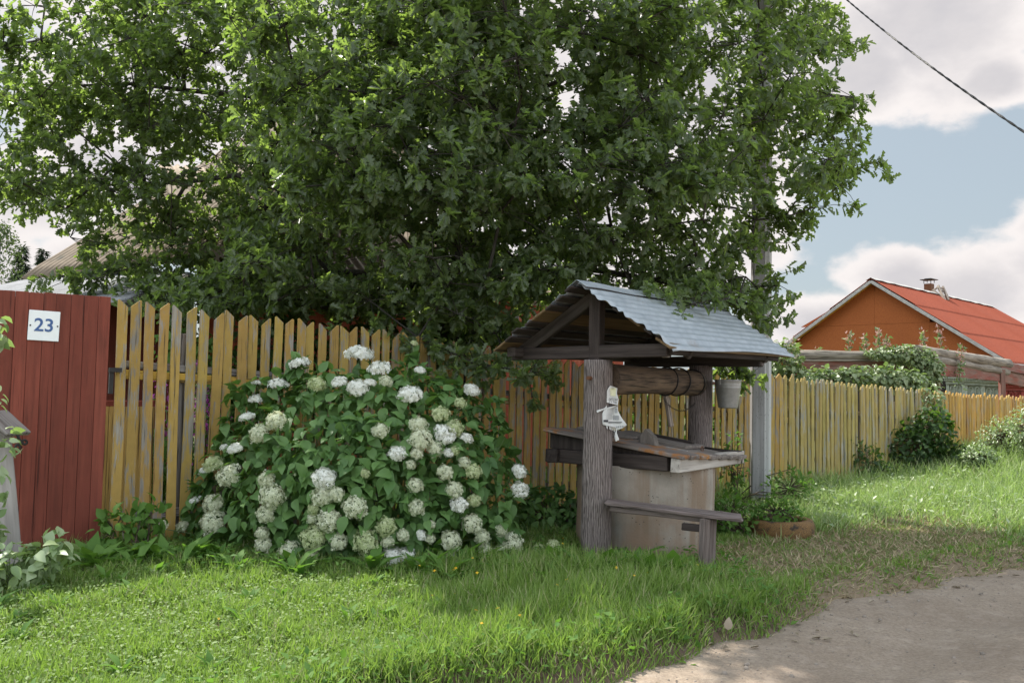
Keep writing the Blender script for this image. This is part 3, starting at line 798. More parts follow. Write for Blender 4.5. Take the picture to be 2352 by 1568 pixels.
for a in (.27, 2.2):                                          # rafters, tie beams, king posts
    for side in (1, -1):
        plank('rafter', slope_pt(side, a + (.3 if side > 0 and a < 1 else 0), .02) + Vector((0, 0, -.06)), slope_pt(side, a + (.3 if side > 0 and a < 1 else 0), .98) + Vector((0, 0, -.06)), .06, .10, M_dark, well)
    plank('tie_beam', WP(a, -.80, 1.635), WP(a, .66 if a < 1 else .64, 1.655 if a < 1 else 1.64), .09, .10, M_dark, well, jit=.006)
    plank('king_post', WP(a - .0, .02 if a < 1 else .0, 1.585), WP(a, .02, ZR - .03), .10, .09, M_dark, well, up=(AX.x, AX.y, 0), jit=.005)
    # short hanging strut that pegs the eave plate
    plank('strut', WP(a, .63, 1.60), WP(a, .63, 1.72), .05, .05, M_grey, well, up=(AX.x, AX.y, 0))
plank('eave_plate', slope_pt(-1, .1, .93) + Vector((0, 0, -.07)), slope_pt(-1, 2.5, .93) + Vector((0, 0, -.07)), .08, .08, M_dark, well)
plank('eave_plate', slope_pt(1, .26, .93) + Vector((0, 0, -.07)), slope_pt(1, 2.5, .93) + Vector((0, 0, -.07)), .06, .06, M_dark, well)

# timber curb frame on the ring
LC = Vector((1.20, 7.65, 0)); hs = .61
def LP(a, b, z): return LC + AX * a + PX * b + Vector((0, 0, z))
def lidz(a, b): return .885 - .075 * b / .61 - .032 * a / .61
for b in (-.54, .54): pass
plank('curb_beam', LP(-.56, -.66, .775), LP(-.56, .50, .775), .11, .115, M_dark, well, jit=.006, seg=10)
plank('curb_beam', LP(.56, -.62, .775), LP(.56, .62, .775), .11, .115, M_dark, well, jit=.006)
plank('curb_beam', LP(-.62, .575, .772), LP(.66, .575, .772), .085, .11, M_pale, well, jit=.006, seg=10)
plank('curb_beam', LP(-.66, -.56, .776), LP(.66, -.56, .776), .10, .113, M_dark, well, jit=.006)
# wedge boards that tilt the lid
for a in (-.55, .55):
    mb = MB(); z0 = .835
    q = [LP(a - .02, -.64, z0), LP(a - .02, .58, z0), LP(a - .02, .58, lidz(a, .58) - .026), LP(a - .02, -.64, lidz(a, -.64) - .026)]
    q2 = [v + AX * .04 for v in q]
    mb.add(q + q2, [(0, 1, 2, 3), (7, 6, 5, 4), (0, 4, 5, 1), (1, 5, 6, 2), (2, 6, 7, 3), (3, 7, 4, 0)])
    mb.build('wedge_board', M_dark, well)
plank('wedge_board', LP(-.5, -.61, .88), LP(.55, -.61, .88), .05, .09, M_dark, well)
lid = None
k = 0; a = -.635
widths = [.15, .17, .20, .20, .19, .18, .18]
lidroot = None
for i_, wd in enumerate(widths):
    ac = a + wd / 2
    p0 = LP(ac, -.67 + random.uniform(-.01, .01), lidz(ac, -.67)); p1_ = LP(ac, .655 + random.uniform(-.012, .012), lidz(ac, .655))
    if i_ == 0:
        lidroot = plank('lid', p0, p1_, wd - .006, .034, M_lid, well, jit=.004, seg=10, ends=.01)
    else:
        plank('lid_board', p0, p1_, wd - .006, .034, M_lid if i_ < 3 else M_lidp, lidroot, jit=.004, seg=10, ends=.01)
    a += wd
def LZ(a, b, dz): return LP(a, b, lidz(a, b) + .017 + dz)
plank('lid_batten', LZ(-.12, -.60, .016), LZ(-.12, -.08, .016), .20, .026, M_lidp, lidroot, jit=.003)
plank('lid_batten', LZ(.22, -.40, .017), LZ(.22, .36, .017), .36, .030, M_lidp, lidroot, jit=.003)
plank('lid_batten', LZ(.0, -.02, .020), LZ(.0, .40, .020), .14, .030, M_lidp, lidroot, jit=.003)
plank('lid_batten', LZ(.30, -.2, .045), LZ(.30, .30, .045), .05, .024, M_dark, lidroot, jit=.003)
# triangular grip block
q = [LZ(-.28, .06, 0), LZ(-.28, .22, 0), LZ(-.26, .19, .07), LZ(-.26, .12, .125), LZ(-.27, .07, .05)]
mb = MB(); q2 = [v + AX * .075 - Vector((0, 0, .004)) for v in q]
mb.add(q + q2, [(0, 1, 2, 3, 4), (9, 8, 7, 6, 5)] + [(j, j + 5, (j + 1) % 5 + 5, (j + 1) % 5) for j in range(5)])
mb.build('lid_handle', M_lidp, lidroot)
mb = MB(); mb.box(LZ(-.20, .38, .004), (.03, .19, .004), frame(LZ(-.2, .3, 0), LZ(-.2, .45, 0)).to_3x3() @ Matrix.Rotation(R(90), 3, 'X')); mb.build('hinge_strap', M_zinc, lidroot)
mb = MB(); c = LZ(.10, .47, .02); mb.tube([c + AX * (.022 * math.cos(t_)) + Vector((0, 0, .022 * math.sin(t_))) for t_ in [2 * math.pi * j / 14 for j in range(15)]], .004, 6, cap=False); mb.build('latch_ring', M_rust, lidroot)

# bucket
bk = empty('bucket', WP(2.2, .33, 1.16), 'galvanised zinc bucket hanging under the eave of the well roof', 'bucket')
bc = P(1672, 937, 8.3); 
mb = MB()
prof = [(.0, .006), (.085, .0), (.09, .004), (.092, .012), (.117, .185), (.1195, .192), (.1195, .20), (.1185, .208), (.1215, .215), (.121, .223), (.1225, .255), (.127, .262), (.126, .27), (.119, .268), (.114, .2), (.088, .015), (0, .014)]
mb.lathe(prof, 48, tuple(bc)); mb.build('body', M_zinc, bk, smooth=True)
mb = MB(); hook = bc + Vector((0, 0, .43))
arc = [bc + FDIR * (.128 * s) + Vector((0, 0, z_)) for s, z_ in ((-1, .245), (-.86, .32), (-.45, .39), (0, .415), (.45, .39), (.86, .32), (1, .245))]
mb.tube(arc, .0035, 8); mb.build('bail', M_iron, bk, smooth=True)
for s in (-1, 1):
    mb = MB(); mb.box(bc + FDIR * (.128 * s) + Vector((0, 0, .245)), (.012, .03, .05), Matrix.Rotation(FA, 3, 'Z')); mb.build('ear', M_zinc, bk)
mb = MB(); mb.tube([hook + Vector((0, 0, -.012)), hook + Vector((.012, 0, .03)), hook + Vector((0, 0, .09)), hook + Vector((0, 0, .19))], .005, 6); mb.build('hook', M_iron, well)

# newspaper notice on the near post
npo = empty('newspaper_notice', P(1412, 950, 6.85), 'torn newspaper page pinned round the near post of the well', 'newspaper')
cyl_c = Vector((p1.x, p1.y, 0))
def on_post(xp, yp, lift=.004):
    """point on the paper: wraps the post, then stands off tangentially past its edge"""
    d = ray(xp, yp); vx = Vector((d.x, d.y)); vx.normalize(); o_ = Vector((CAM.x, CAM.y)); c_ = Vector((cyl_c.x, cyl_c.y))
    rr = .122 + lift; oc = o_ - c_; b_ = oc.dot(vx); disc = b_ * b_ - (oc.length_squared - rr * rr)
    tt = (-b_ - math.sqrt(disc)) if disc > 0 else -b_ - .0
    k_ = tt / Vector((d.x, d.y)).length
    if disc <= 0.0 or math.sqrt(disc) < .055:
        k_ = (-b_ - .055 - .25 * max(0, abs(oc.x * vx.y - oc.y * vx.x) - .11)) / Vector((d.x, d.y)).length
    if disc <= 0.0 or math.sqrt(disc) < .055: k_ -= (lift - .004) * .9 / Vector((d.x, d.y)).length
    return CAM + d * k_
def sheet_from(poly, mat, name, par, lift=.004, n=10):
    """paper piece: outline resampled in rows"""
    ys = [p[1] for p in poly]; y0, y1 = min(ys), max(ys); vs = []; fs = []
    rows = 16
    for r_ in range(rows + 1):
        yy = y0 + (y1 - y0) * min(.999, max(.001, r_ / rows)); xs = []
        for j in range(len(poly)):
            (xa, ya), (xb, yb) = poly[j], poly[(j + 1) % len(poly)]
            if (ya - yy) * (yb - yy) < 0: xs.append(xa + (xb - xa) * (yy - ya) / (yb - ya))
        xa, xb = min(xs), max(xs)
        for c_ in range(n + 1):
            xx = xa + (xb - xa) * c_ / n
            vs.append(on_post(xx, yy, lift + .003 * math.sin(xx * .3 + yy * .11)))
    for r_ in range(rows):
        for c_ in range(n): q_ = r_ * (n + 1) + c_; fs.append((q_, q_ + 1, q_ + n + 2, q_ + n + 1))
    mb = MB(); mb.add(vs, fs); o = mb.build(name, mat, par, smooth=True)
    so_ = o.modifiers.new('t', 'SOLIDIFY'); so_.thickness = .0006
    return o
def nz_(x, y): return (1323.5 + x * .12894, 827 + y * .12894)     # close-up survey of the notice
poly = [nz_(*p) for p in [(605, 450), (745, 465), (728, 520), (725, 645), (762, 655), (742, 790), (745, 900), (800, 1010), (915, 1165), (735, 1250), (690, 1185), (560, 1150), (470, 1165), (465, 940), (540, 800), (548, 530)]]
page = sheet_from(poly, M_paper, 'page', npo)
sheet_from([nz_(*p) for p in [(600, 500), (715, 490), (700, 640), (610, 630)]], M_map, 'printed_map', page, .0065, 5)
for k, xx in enumerate((530, 580, 612, 645, 680)):
    sheet_from([nz_(*p) for p in [(xx, 1150), (xx + 32, 1150), (xx + 30 + k * 4, 1230 + k * 14), (xx + 12 + k * 4, 1215 + k * 16)]], M_paper, 'torn_strip', page, .005, 2)
sheet_from([nz_(*p) for p in [(690, 1275), (715, 1275), (768, 1415), (705, 1447), (680, 1375)]], M_paper, 'torn_strip', page, .006, 3)
sheet_from([nz_(*p) for p in [(360, 895), (500, 855), (548, 800), (540, 850), (500, 880), (420, 915), (370, 935)]], M_paper, 'torn_strip', page, .008, 3)
def print_text(body, x, y, size, name='headline'):
    me = text_mesh(body, 1.0, 0.0, .0)
    xs = [v.co.x for v in me.vertices]; ys = [v.co.y for v in me.vertices]
    sx = (max(xs) - min(xs))
    for v in me.vertices:
        v.co = on_post(*nz_(x + v.co.x / sx * size[0], y - v.co.y * size[1]), .0085)
    addobj(name, me, M_ink, page)
print_text('ОИТЕЛЬН', 662, 700, (155, 62))
print_text('ГАДА', 655, 755, (130, 60))
mb = MB(); mg = MB()
def strip(mbx, x0, x1, y, h, lift=.0075):
    n = 4; vs = []
    for c_ in range(n + 1):
        xx = x0 + (x1 - x0) * c_ / n; vs += [on_post(*nz_(xx, y), lift), on_post(*nz_(xx, y + h), lift)]
    mbx.add(vs, [(2 * c_, 2 * c_ + 1, 2 * c_ + 3, 2 * c_ + 2) for c_ in range(n)])
for y in (790, 808, 822): strip(mb, 580, 735, y, 9)
for k in range(10):
    y = 842 + k * 22; strip(mg, 560 - k * 4, 685 - (k % 3) * 8, y, 7)
mp = MB(); strip(mp, 690, 732, 850, 90); mp.build('print_advert', M_inkg, page); mp = MB(); strip(mp, 655, 760, 985, 80); mp.build('print_picture', M_inkg, page); strip(mb, 485, 570, 1060, 42); strip(mb, 575, 800, 1118, 7); strip(mb, 575, 815, 1095, 12)
for k in range(4): strip(mg, 700 + k * 38, 730 + k * 38, 1175 - k * 4, 30)
mb.build('print_block', M_ink, page); mg.build('print_column', M_inkg, page)

# bench plank by the well
bench = empty('bench', (1.45, 6.6, 0), 'narrow weathered bench plank nailed to the well post, on one wooden leg', 'bench')
plank('seat', Vector((.76, 6.82, .478)), Vector((1.74, 6.55, .412)), .20, .027, M_bench, bench, jit=.009, seg=14, ends=.02, roll=R(3))
plank('seat_rail', Vector((.78, 6.76, .435)), Vector((1.45, 6.58, .39)), .03, .04, M_bench, bench, jit=.006)
lgp = G(1624, 1308, 0); plank('leg', Vector((1.475, 6.56, -.06)), Vector((1.49, 6.565, .405)), .13, .06, M_bench, bench, up=(FN.x, FN.y, 0), jit=.006)
plank('bracket', Vector((1.30, 6.60, .335)), Vector((1.43, 6.565, .33)), .05, .05, M_dark, bench)

# ---------------------------------------------------------------- tyre planter
tc = Vector((2.62, 8.45, 0))
ty = empty('tyre_planter', tc, 'half-buried tyre planter with cracked ochre paint, holding green plants', 'planter')
mb = MB()
prof = [(.20, .125), (.235, .143), (.272, .14), (.295, .125), (.305, .095), (.308, .05), (.305, -.08), (.20, -.08)]
mb.lathe(prof, 64, (tc.x, tc.y, gz(tc.x, tc.y) - .005), close=True)
me = mb.mesh('tyre')
for v in me.vertices:
    q = Vector(v.co) * 9; v.co += Vector((v.co.x - tc.x, v.co.y - tc.y, 0)) * .03 * mnoise.noise(q)
    v.co.z += .03 * (v.co.x - tc.x)
addobj('tyre', me, M_tyre, ty, smooth=True)
mb = MB(); mb.lathe([(0, .09), (.1, .095), (.22, .08)], 24, (tc.x, tc.y, gz(tc.x, tc.y))); mb.build('soil', M_soilp, ty, smooth=True)

# ---------------------------------------------------------------- utility pole and cable
pp = P(1746, 1160, 10.4); pp.z = 0
pole = empty('utility_pole', pp, 'tall grey concrete utility pole standing between the well and the yellow fence', 'pole')
mb = MB()
rot = Matrix.Rotation(R(-8), 3, 'Z'); H = 8.5
def pole_ring(z, sc):
    w1, d1, c = .115 * sc, .10 * sc, .03 * sc
    pts = [(-w1, -d1 + .0), (-w1 + .012, -d1 - .012), (w1 - .085, -d1 - .012), (w1 - .07, -d1 - .004), (w1 - .035, -d1 - .004), (w1 - .008, -d1 + .02), (w1, -d1 + .05), (w1, d1), (-w1, d1)]
    return [pp + rot @ Vector((x, y, 0)) + Vector((.002 * z, 0, z)) for x, y in pts]
zs = [-.3, 0.0, .25, .5, 1.2, 2, 3, 4, 5.5, 7, H]
rings = [pole_ring(z, 1.0 - .012 * z) for z in zs]; npp = len(rings[0]); vs = [v for r_ in rings for v in r_]
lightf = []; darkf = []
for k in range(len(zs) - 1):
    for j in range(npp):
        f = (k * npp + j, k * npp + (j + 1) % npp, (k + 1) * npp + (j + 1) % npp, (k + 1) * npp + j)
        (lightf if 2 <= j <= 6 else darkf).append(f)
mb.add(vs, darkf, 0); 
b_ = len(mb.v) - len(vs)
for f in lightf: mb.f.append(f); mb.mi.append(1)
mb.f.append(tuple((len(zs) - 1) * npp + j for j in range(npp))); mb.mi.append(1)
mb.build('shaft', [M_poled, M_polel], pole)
mb = MB(); mb.tube([pp + Vector((-.5, 0, H - .4)), pp + Vector((.5, 0, H - .4))], .03, 8); mb.build('cross_arm', M_iron, pole)
for s in (-.4, .4):
    mb = MB(); mb.lathe([(.0, .0), (.03, 0), (.035, .05), (.02, .08), (.03, .1), (0, .12)], 12, tuple(pp + Vector((s, 0, H - .37)))); mb.build('insulator', M_white, pole)
mb = MB()
a, b = P(1945, 0, 10.0), P(2352, 303, 6.4); A_ = a + (a - b) * 1.2; B_ = b + (b - a) * .9
A_ = pp + Vector((.4, 0, H - .25)); dirc = (b - a)
pts = []; N_ = 60
for strand in (0, 1):
    pts = []
    for k in range(321):
        f = -.55 + 2.2 * k / 320
        c = a + (b - a) * f + Vector((0, 0, -.10 * 4 * f * (1 - f) * .4))
        ph = k * .55 + strand * math.pi
        pts.append(c + (_r * math.cos(ph) + Vector((0, 0, 1)) * math.sin(ph)) * .004)
    mb.tube(pts, .0065, 6)
tagit(mb.build('power_cable', M_cable, smooth=True), 'black twisted power cable running down across the sky', 'cable')

# ---------------------------------------------------------------- the red house behind the oak
def ray_plane(x, y, p0, n):
    d = ray(x, y); return CAM + d * ((Vector(p0) - CAM).dot(n) / d.dot(n))
def rib_roof(name, mat, par, O, U, V, poly_px, wl, amp, courses=0, step=.03):
    """corrugated sheet in the plane O,U,V; ribs run along V; outline given as bearings"""
    n = (U - O).cross(V - O).normalized(); n = n if n.z > 0 else -n
    uu = (U - O).normalized(); vv = (V - O).normalized()
    pw = [ray_plane(x, y, O, n) for x, y in poly_px]
    A2 = np.array([[uu.dot(uu), uu.dot(vv)], [uu.dot(vv), 1.0]])
    uv = [tuple(np.linalg.solve(A2, np.array([(p - O).dot(uu), (p - O).dot(vv)]))) for p in pw]
    u0, u1 = min(p[0] for p in uv), max(p[0] for p in uv)
    nu = int((u1 - u0) / wl * 6); vs = []; fs = []; prev = None; nv = 24
    for i_ in range(nu + 1):
        u = u0 + (u1 - u0) * (i_ + .5) / (nu + 1); xs = []
        for j in range(len(uv)):
            (xa, ya), (xb, yb) = uv[j], uv[(j + 1) % len(uv)]
            if (xa - u) * (xb - u) < 0: xs.append(ya + (yb - ya) * (u - xa) / (xb - xa))
        if len(xs) < 2: continue
        v0, v1 = min(xs), max(xs); col_ = []
        for k in range(nv + 1):
            v = v0 + (v1 - v0) * k / nv
            w_ = amp * math.sin(2 * math.pi * u / wl)
            if courses: w_ += step * (1 - ((v / courses) % 1.0))
            col_.append(len(vs)); vs.append(O + uu * u + vv * v + n * w_)
        if prev: fs += [(prev[k], col_[k], col_[k + 1], prev[k + 1]) for k in range(nv)]
        prev = col_
    mb = MB(); mb.add(vs, fs); o = mb.build(name, mat, par, smooth=True)
    s_ = o.modifiers.new('t', 'SOLIDIFY'); s_.thickness = .012
    return o
hA, hB, hE = P(48, 641, 13.5), P(690, 235, 20.0), P(420, 598, 11.6)
house = empty('village_house', (hA.x, hA.y, 0), 'red house behind the oak tree with brown corrugated slate roof and tin lean-to', 'house')
rib_roof('slate_roof', M_slate, house, hA, hE, hB, [(48, 641), (690, 235), (930, 275), (965, 320), (800, 470), (560, 590), (430, 597)], .15, .028, 1.75, .03)
q0, q1 = P(440, 900, 12.1), P(1300, 900, 15.2); q0.z = 2.74; q1.z = 2.82
back = Vector((-(q1 - q0).y, (q1 - q0).x, 0)).normalized() * 4.6; u_ = (q1 - q0).normalized(); q0 -= back * .07; q1 -= back * .07
mb = MB(); nu = 420; nv = 10; vs = []; fs = []; Lq = (q1 - q0).length
for i_ in range(nu + 1):
    for k in range(nv + 1):
        f = k / nv; hip = max(0.0, f * 4.0 - (Lq - Lq * i_ / nu)) / Lq          # hipped right end
        vs.append(q0 + u_ * (Lq * i_ / nu) + back * f + Vector((0, 0, 2.6 * f + .028 * math.sin(2 * math.pi * Lq * i_ / nu / .15))))
for i_ in range(nu):
    for k in range(nv):
        if (k + .5) / nv * 3.2 < Lq - Lq * i_ / nu: fs.append((i_ * (nv + 1) + k, (i_ + 1) * (nv + 1) + k, (i_ + 1) * (nv + 1) + k + 1, i_ * (nv + 1) + k + 1))
mb.add(vs, fs); o = mb.build('slate_roof', M_slate, house, smooth=True); s_ = o.modifiers.new('t', 'SOLIDIFY'); s_.thickness = .012
tA, tE, tV = P(48, 645, 13.3), P(440, 627, 11.6), P(285, 689, 9.6)
rib_roof('tin_roof', M_tin2, house, tA, tV, tE, [(-150, 690), (48, 645), (225, 618), (440, 627), (285, 689), (-150, 720)], .11, .014)
plank('fascia', tV + Vector((0, 0, -.10)), tE + Vector((0, 0, -.09)), .04, .16, M_grey, house)
mb = MB()
def wall(p0, p1, z0, z1, th=.12):
    p0, p1 = Vector((p0[0], p0[1], 0)), Vector((p1[0], p1[1], 0)); d = p1 - p0; L = d.length; a = math.atan2(d.y, d.x)
    mb.box((p0 + p1) / 2 + Vector((0, 0, (z0 + z1) / 2)), (L, th, z1 - z0), Matrix.Rotation(a, 3, 'Z'))
wa, wb = P(150, 900, 10.2), P(372, 900, 11.6)
def boardwall(name, p0, p1, z0, z1a, z1b, mat, par, bw=.14):
    p0, p1 = Vector((p0.x, p0.y, 0)), Vector((p1.x, p1.y, 0)); d = p1 - p0; L = d.length; a = math.atan2(d.y, d.x); n = int(L / bw); bm_ = bmesh.new()
    for k in range(n):
        f = (k + .5) / n; z1 = z1a + (z1b - z1a) * f
        m_ = rough_box_mesh(L / n - .004, .03, z1 - z0, jit=.0015, bev=.003, seg=2)
        m_.transform(Matrix.Translation(p0 + d * f + Vector((0, 0, z0))) @ Matrix.Rotation(a, 4, 'Z')); bm_.from_mesh(m_); bpy.data.meshes.remove(m_)
    m_ = bpy.data.meshes.new(name); bm_.to_mesh(m_); bm_.free(); return addobj(name, m_, mat, par)
boardwall('wall', P(120, 900, 10.4), P(430, 900, 12.2), -.1, 2.25, 2.68, M_redwall, house)
boardwall('wall', P(452, 900, 12.3), P(1430, 900, 15.8), -.1, 2.75, 2.9, plainmat('red_brick_paint', (.34, .075, .04), .9, ns=6, spots=((.42, .16, .09), 3, .55)), house, .22)
for px_ in (820, 1010, 1230):
    c = P(px_, 870, np.interp(px_, [452, 1430], [12.18, 15.68])); a_ = math.atan2((P(1430, 900, 15.8) - P(452, 900, 12.3)).y, (P(1430, 900, 15.8) - P(452, 900, 12.3)).x)
    Mw = Matrix.Translation((c.x, c.y, 1.65)) @ Matrix.Rotation(a_, 4, 'Z')
    mb = MB(); mb.box((0, -.03, 0), (.9, .06, .07)); mb.box((-.42, -.03, .58), (.08, .06, 1.09)); mb.box((.42, -.03, .58), (.08, .06, 1.09)); mb.box((0, -.035, 1.16), (1.0, .08, .10)); mb.box((0, -.025, .6), (.05, .04, 1.05))
    wn = mb.build('window', M_whitetrim, house, M=Mw)
    mb = MB(); mb.box((0, .0, .58), (.80, .02, 1.08)); mb.build('pane', M_glass, wn, M=Mw)
# yellow boarded panel in the garden, right behind the fence
ypr = empty('garden_boarding', FP(.0, -.9, 0), 'low yellow boarded panel in the garden, behind the gap beside the red gate', 'boarding')
boardwall('boards', FP(-.16, -.9), FP(.10, -.9), 0.0, 1.12, 1.12, woodmat('yellow_panel', (.5, .33, .1), (.6, .42, .14), vary=0), ypr, .09)
plank('cap', FP(-.16, -.9, 1.14), FP(.10, -.9, 1.14), .03, .06, M_redwall, ypr)

# ---------------------------------------------------------------- the red-roofed house on the right
gA = Vector((10.03, 24, 0)); gd = Vector((.69, -.72, 0)).normalized(); hd = Vector((.72, .69, 0)).normalized()
HWD, RZ, EZ, HL = 3.25, 4.48, 2.31, 9.26
h2 = empty('village_house', gA, 'orange-brown gabled house with red corrugated roof and rusty stove pipe, on the far right', 'house')
def HP(a, b, z): return gA + hd * a + gd * b + Vector((0, 0, z))
def roof_pt(a, b, dz=0): return HP(a, b, RZ - (RZ - EZ) * abs(b) / HWD + dz)
for side in (1, -1):
    bm_ = MB()
    for ci in range(3):
        b0, b1 = (HWD + .12) * ci / 3, (HWD + .12) * (ci + 1) / 3 + .06
        na = 620; vs = []; fs = []
        for i_ in range(na + 1):
            a = -.28 + (HL + .5) * i_ / na; wv = .016 * math.sin(2 * math.pi * a / .095)
            vs += [roof_pt(a, side * b0, .05 - .014 * ci + wv), roof_pt(a, side * (b0 + b1) / 2, .055 - .014 * ci + wv), roof_pt(a, side * b1, .066 - .014 * ci + wv), roof_pt(a, side * b1, .02 - .014 * ci + wv)]
        for i_ in range(na):
            for k in range(3): fs.append((i_ * 4 + k, i_ * 4 + k + 1, i_ * 4 + k + 5, i_ * 4 + k + 4))
        bm_.add(vs, fs)
    bm_.build('roof', M_redroof, h2)
mb = MB()
for i_ in range(24):
    a0 = -.29 + (HL + .52) * i_ / 24; a1 = -.29 + (HL + .52) * (i_ + 1) / 24
    q = [HP(a, b, RZ + .085 + .01 * math.sin(a * 9) - abs(b) * .55) for a in (a0, a1) for b in (-.14, 0, .14)]
    mb.add(q, [(0, 1, 4, 3), (1, 2, 5, 4)])
mb.build('ridge_cap', M_whitetrim, h2)
for side in (1, -1):
    plank('barge_board', roof_pt(-.27, 0, -.03), roof_pt(-.27, side * (HWD + .13), -.03), .03, .085, M_whitetrim, h2, seg=2, jit=.002)
    mb = MB(); q = [roof_pt(-.25, side * .02, -.02), roof_pt(-.25, side * (HWD + .1), -.02), roof_pt(.02, side * (HWD + .1), -.02), roof_pt(.02, side * .02, -.02)]
    mb.add(q + [v + Vector((0, 0, .02)) for v in q], [(0, 1, 2, 3), (7, 6, 5, 4), (0, 4, 5, 1), (1, 5, 6, 2), (2, 6, 7, 3), (3, 7, 4, 0)]); mb.build('soffit', M_osb_edge, h2)
mb = MB(); n_seam = [-1.9, 0.0, 1.75]
def gable_piece(b0, b1, z0, z1cap, th=.05):
    def zt(b): return min(z1cap, RZ - (RZ - EZ) * abs(b) / HWD - .05)
    bs = sorted(set([b0, b1] + ([0.0] if b0 < 0 < b1 else []) + [b for b in (-(RZ - .05 - z1cap) / (RZ - EZ) * HWD, (RZ - .05 - z1cap) / (RZ - EZ) * HWD) if b0 < b < b1]))
    bot = [HP(0, b, z0) for b in bs]; top = [HP(0, b, max(z0 + .005, zt(b))) for b in bs]
    k = len(bs); vs = bot + top + [v + hd * th for v in bot + top]; fs = []
    for j in range(k - 1):
        fs += [(j, j + 1, k + j + 1, k + j), (2 * k + j + 1, 2 * k + j, 3 * k + j, 3 * k + j + 1), (j + 1, j, 2 * k + j, 2 * k + j + 1), (k + j, k + j + 1, 3 * k + j + 1, 3 * k + j)]
    fs += [(0, k, 3 * k, 2 * k), (k - 1, 3 * k - 1, 4 * k - 1, 2 * k - 1)]
    mb.add(vs, fs)
bb = [-HWD + .05, -2.2, -.02, 1.45, HWD - .05]
for j in range(4):
    gable_piece(bb[j] + .0025, bb[j + 1] - .0025, 2.18, 3.285); 
    if j in (1, 2): gable_piece(bb[j] + .0025, bb[j + 1] - .0025, 3.290, 9)
mb.build('gable_panel', M_osb, h2)
mb = MB()
mb.box(HP(HL / 2, 0, 1.05) , (HL - .1, HWD * 2 - .3, 2.3), Matrix.Rotation(math.atan2(hd.y, hd.x), 3, 'Z')); mb.build('wall', M_dark, h2)
RW = Matrix.Rotation(math.atan2(gd.y, gd.x), 4, 'Z')
def win(px_, mat, zt):
    # carved window surround on the gable wall, at that bearing
    d = ray(px_, 880); n = hd; p = CAM + d * ((HP(-.02, 0, 0) - CAM).dot(n) / d.dot(n))
    Mw = Matrix.Translation((p.x, p.y, zt)) @ RW
    mb = MB()
    mb.box((0, -.12, .02), (.52, .26, .03)); mb.box((0, -.10, -.03), (.48, .20, .06)); mb.box((0, -.07, -.10), (.44, .13, .08))
    for k in range(9): mb.box((-.21 + k * .0525, -.19, -.015), (.026, .05, .05))
    mb.box((-.19, -.05, -.62), (.07, .07, .95)); mb.box((.19, -.05, -.62), (.07, .07, .95)); mb.box((0, -.05, -1.11), (.50, .09, .06))
    for s in (-1, 1):
        mb.tube([(s * .075 + .055 * math.cos(t_), -.075, -.30 + .11 * math.sin(t_)) for t_ in [2 * math.pi * j / 16 for j in range(17)]], .012, 5, cap=False)
    wn = mb.build('window', mat, h2, M=Mw)
    mb = MB(); mb.box((0, -.03, -.30), (.31, .03, .30)); mb.build('shutter', M_sage if mat is M_sage else M_redp, wn, M=Mw)
    mb = MB(); mb.box((0, -.02, -.78), (.31, .02, .62)); mb.build('pane', M_glass, wn, M=Mw)
for k, px_ in enumerate((2197, 2240, 2281)): win(px_, M_sage, 1.80 - .02 * k)
win(2332, M_redp, 1.66)
cb_ = HP(4.5, -.25, RZ - .36)
mb = MB(); mb.box(cb_ + Vector((0, 0, .35)), (.22, .22, .78), Matrix.Rotation(R(40), 3, 'Z')); ch = mb.build('stove_pipe', M_rust, h2)
mb = MB(); mb.box(cb_ + Vector((0, 0, .87)), (.40, .40, .02), Matrix.Rotation(R(40), 3, 'Z')); mb.box(cb_ + Vector((0, 0, .895)), (.2, .2, .03), Matrix.Rotation(R(40), 3, 'Z'))
for sx in (-.11, .11):
    for sy in (-.11, .11): mb.tube([cb_ + Vector((sx, sy, .76)), cb_ + Vector((sx, sy, .87))], .011, 5)
mb.build('rain_cap', M_iron, ch)
ld = empty('roof_ladder', HP(5.0, .1, RZ), 'weathered wooden ladder frame lying over the red roof ridge beside the stove pipe', 'ladder')
a1_, a2_ = P(2160, 655, HP(4.9, 0, 0).y), P(2172, 690, HP(4.9, .35, 0).y)
for dx_ in (0, 11):
    plank('ladder_rail', P(2154 + dx_, 656 + dx_ * .2, 26.9), P(2170 + dx_ * .8, 690, 26.6), .05, .09, M_ladder, ld)
plank('ladder_rail', P(2142, 666, 27.0), P(2165, 687, 26.8), .05, .09, M_ladder, ld)
for yy in (661, 668, 688): plank('rung', P(2152 + (yy - 661) * .55, yy, 26.85), P(2168 + (yy - 661) * .4, yy + 1, 26.8), .04, .05, M_ladder, ld)
plank('brace', P(2143, 668, 27.0), P(2157, 657, 26.9), .04, .05, M_ladder, ld)

# unfinished porch frame of logs in front of it
pf = empty('porch_frame', P(2100, 900, 17.0), 'old porch frame of bleached logs and faded red boards, above the fence on the right', 'porch frame')
log('log', P(1828, 816, 17.0), P(2122, 818, 17.2), .10, .095, M_logb, pf, seed=2, jit=.015)
plank('board', P(1812, 841, 16.95), P(2128, 843, 17.15), .05, .22, M_redb, pf, seg=12, jit=.006)
plank('board', P(1812, 827, 16.94), P(2128, 829, 17.14), .10, .035, M_logb, pf, seg=8)
log('log', P(2104, 803, 16.8), P(2316, 836, 20.2), .10, .11, M_logb, pf, seed=6, jit=.015)
log('log', P(2138, 825, 17.1), P(2312, 853, 20.2), .075, .09, M_logb, pf, seed=9, jit=.03)
plank('board', P(2138, 846, 17.05), P(2304, 864, 20.0), .05, .25, M_redb, pf, seg=12, jit=.006)
plank('board', P(2298, 862, 19.9), P(2420, 890, 22.3), .05, .30, M_redb, pf, seg=6, jit=.006)
plank('board', P(2294, 838, 19.8), P(2420, 866, 22.3), .12, .20, M_redb, pf, seg=6, jit=.006)
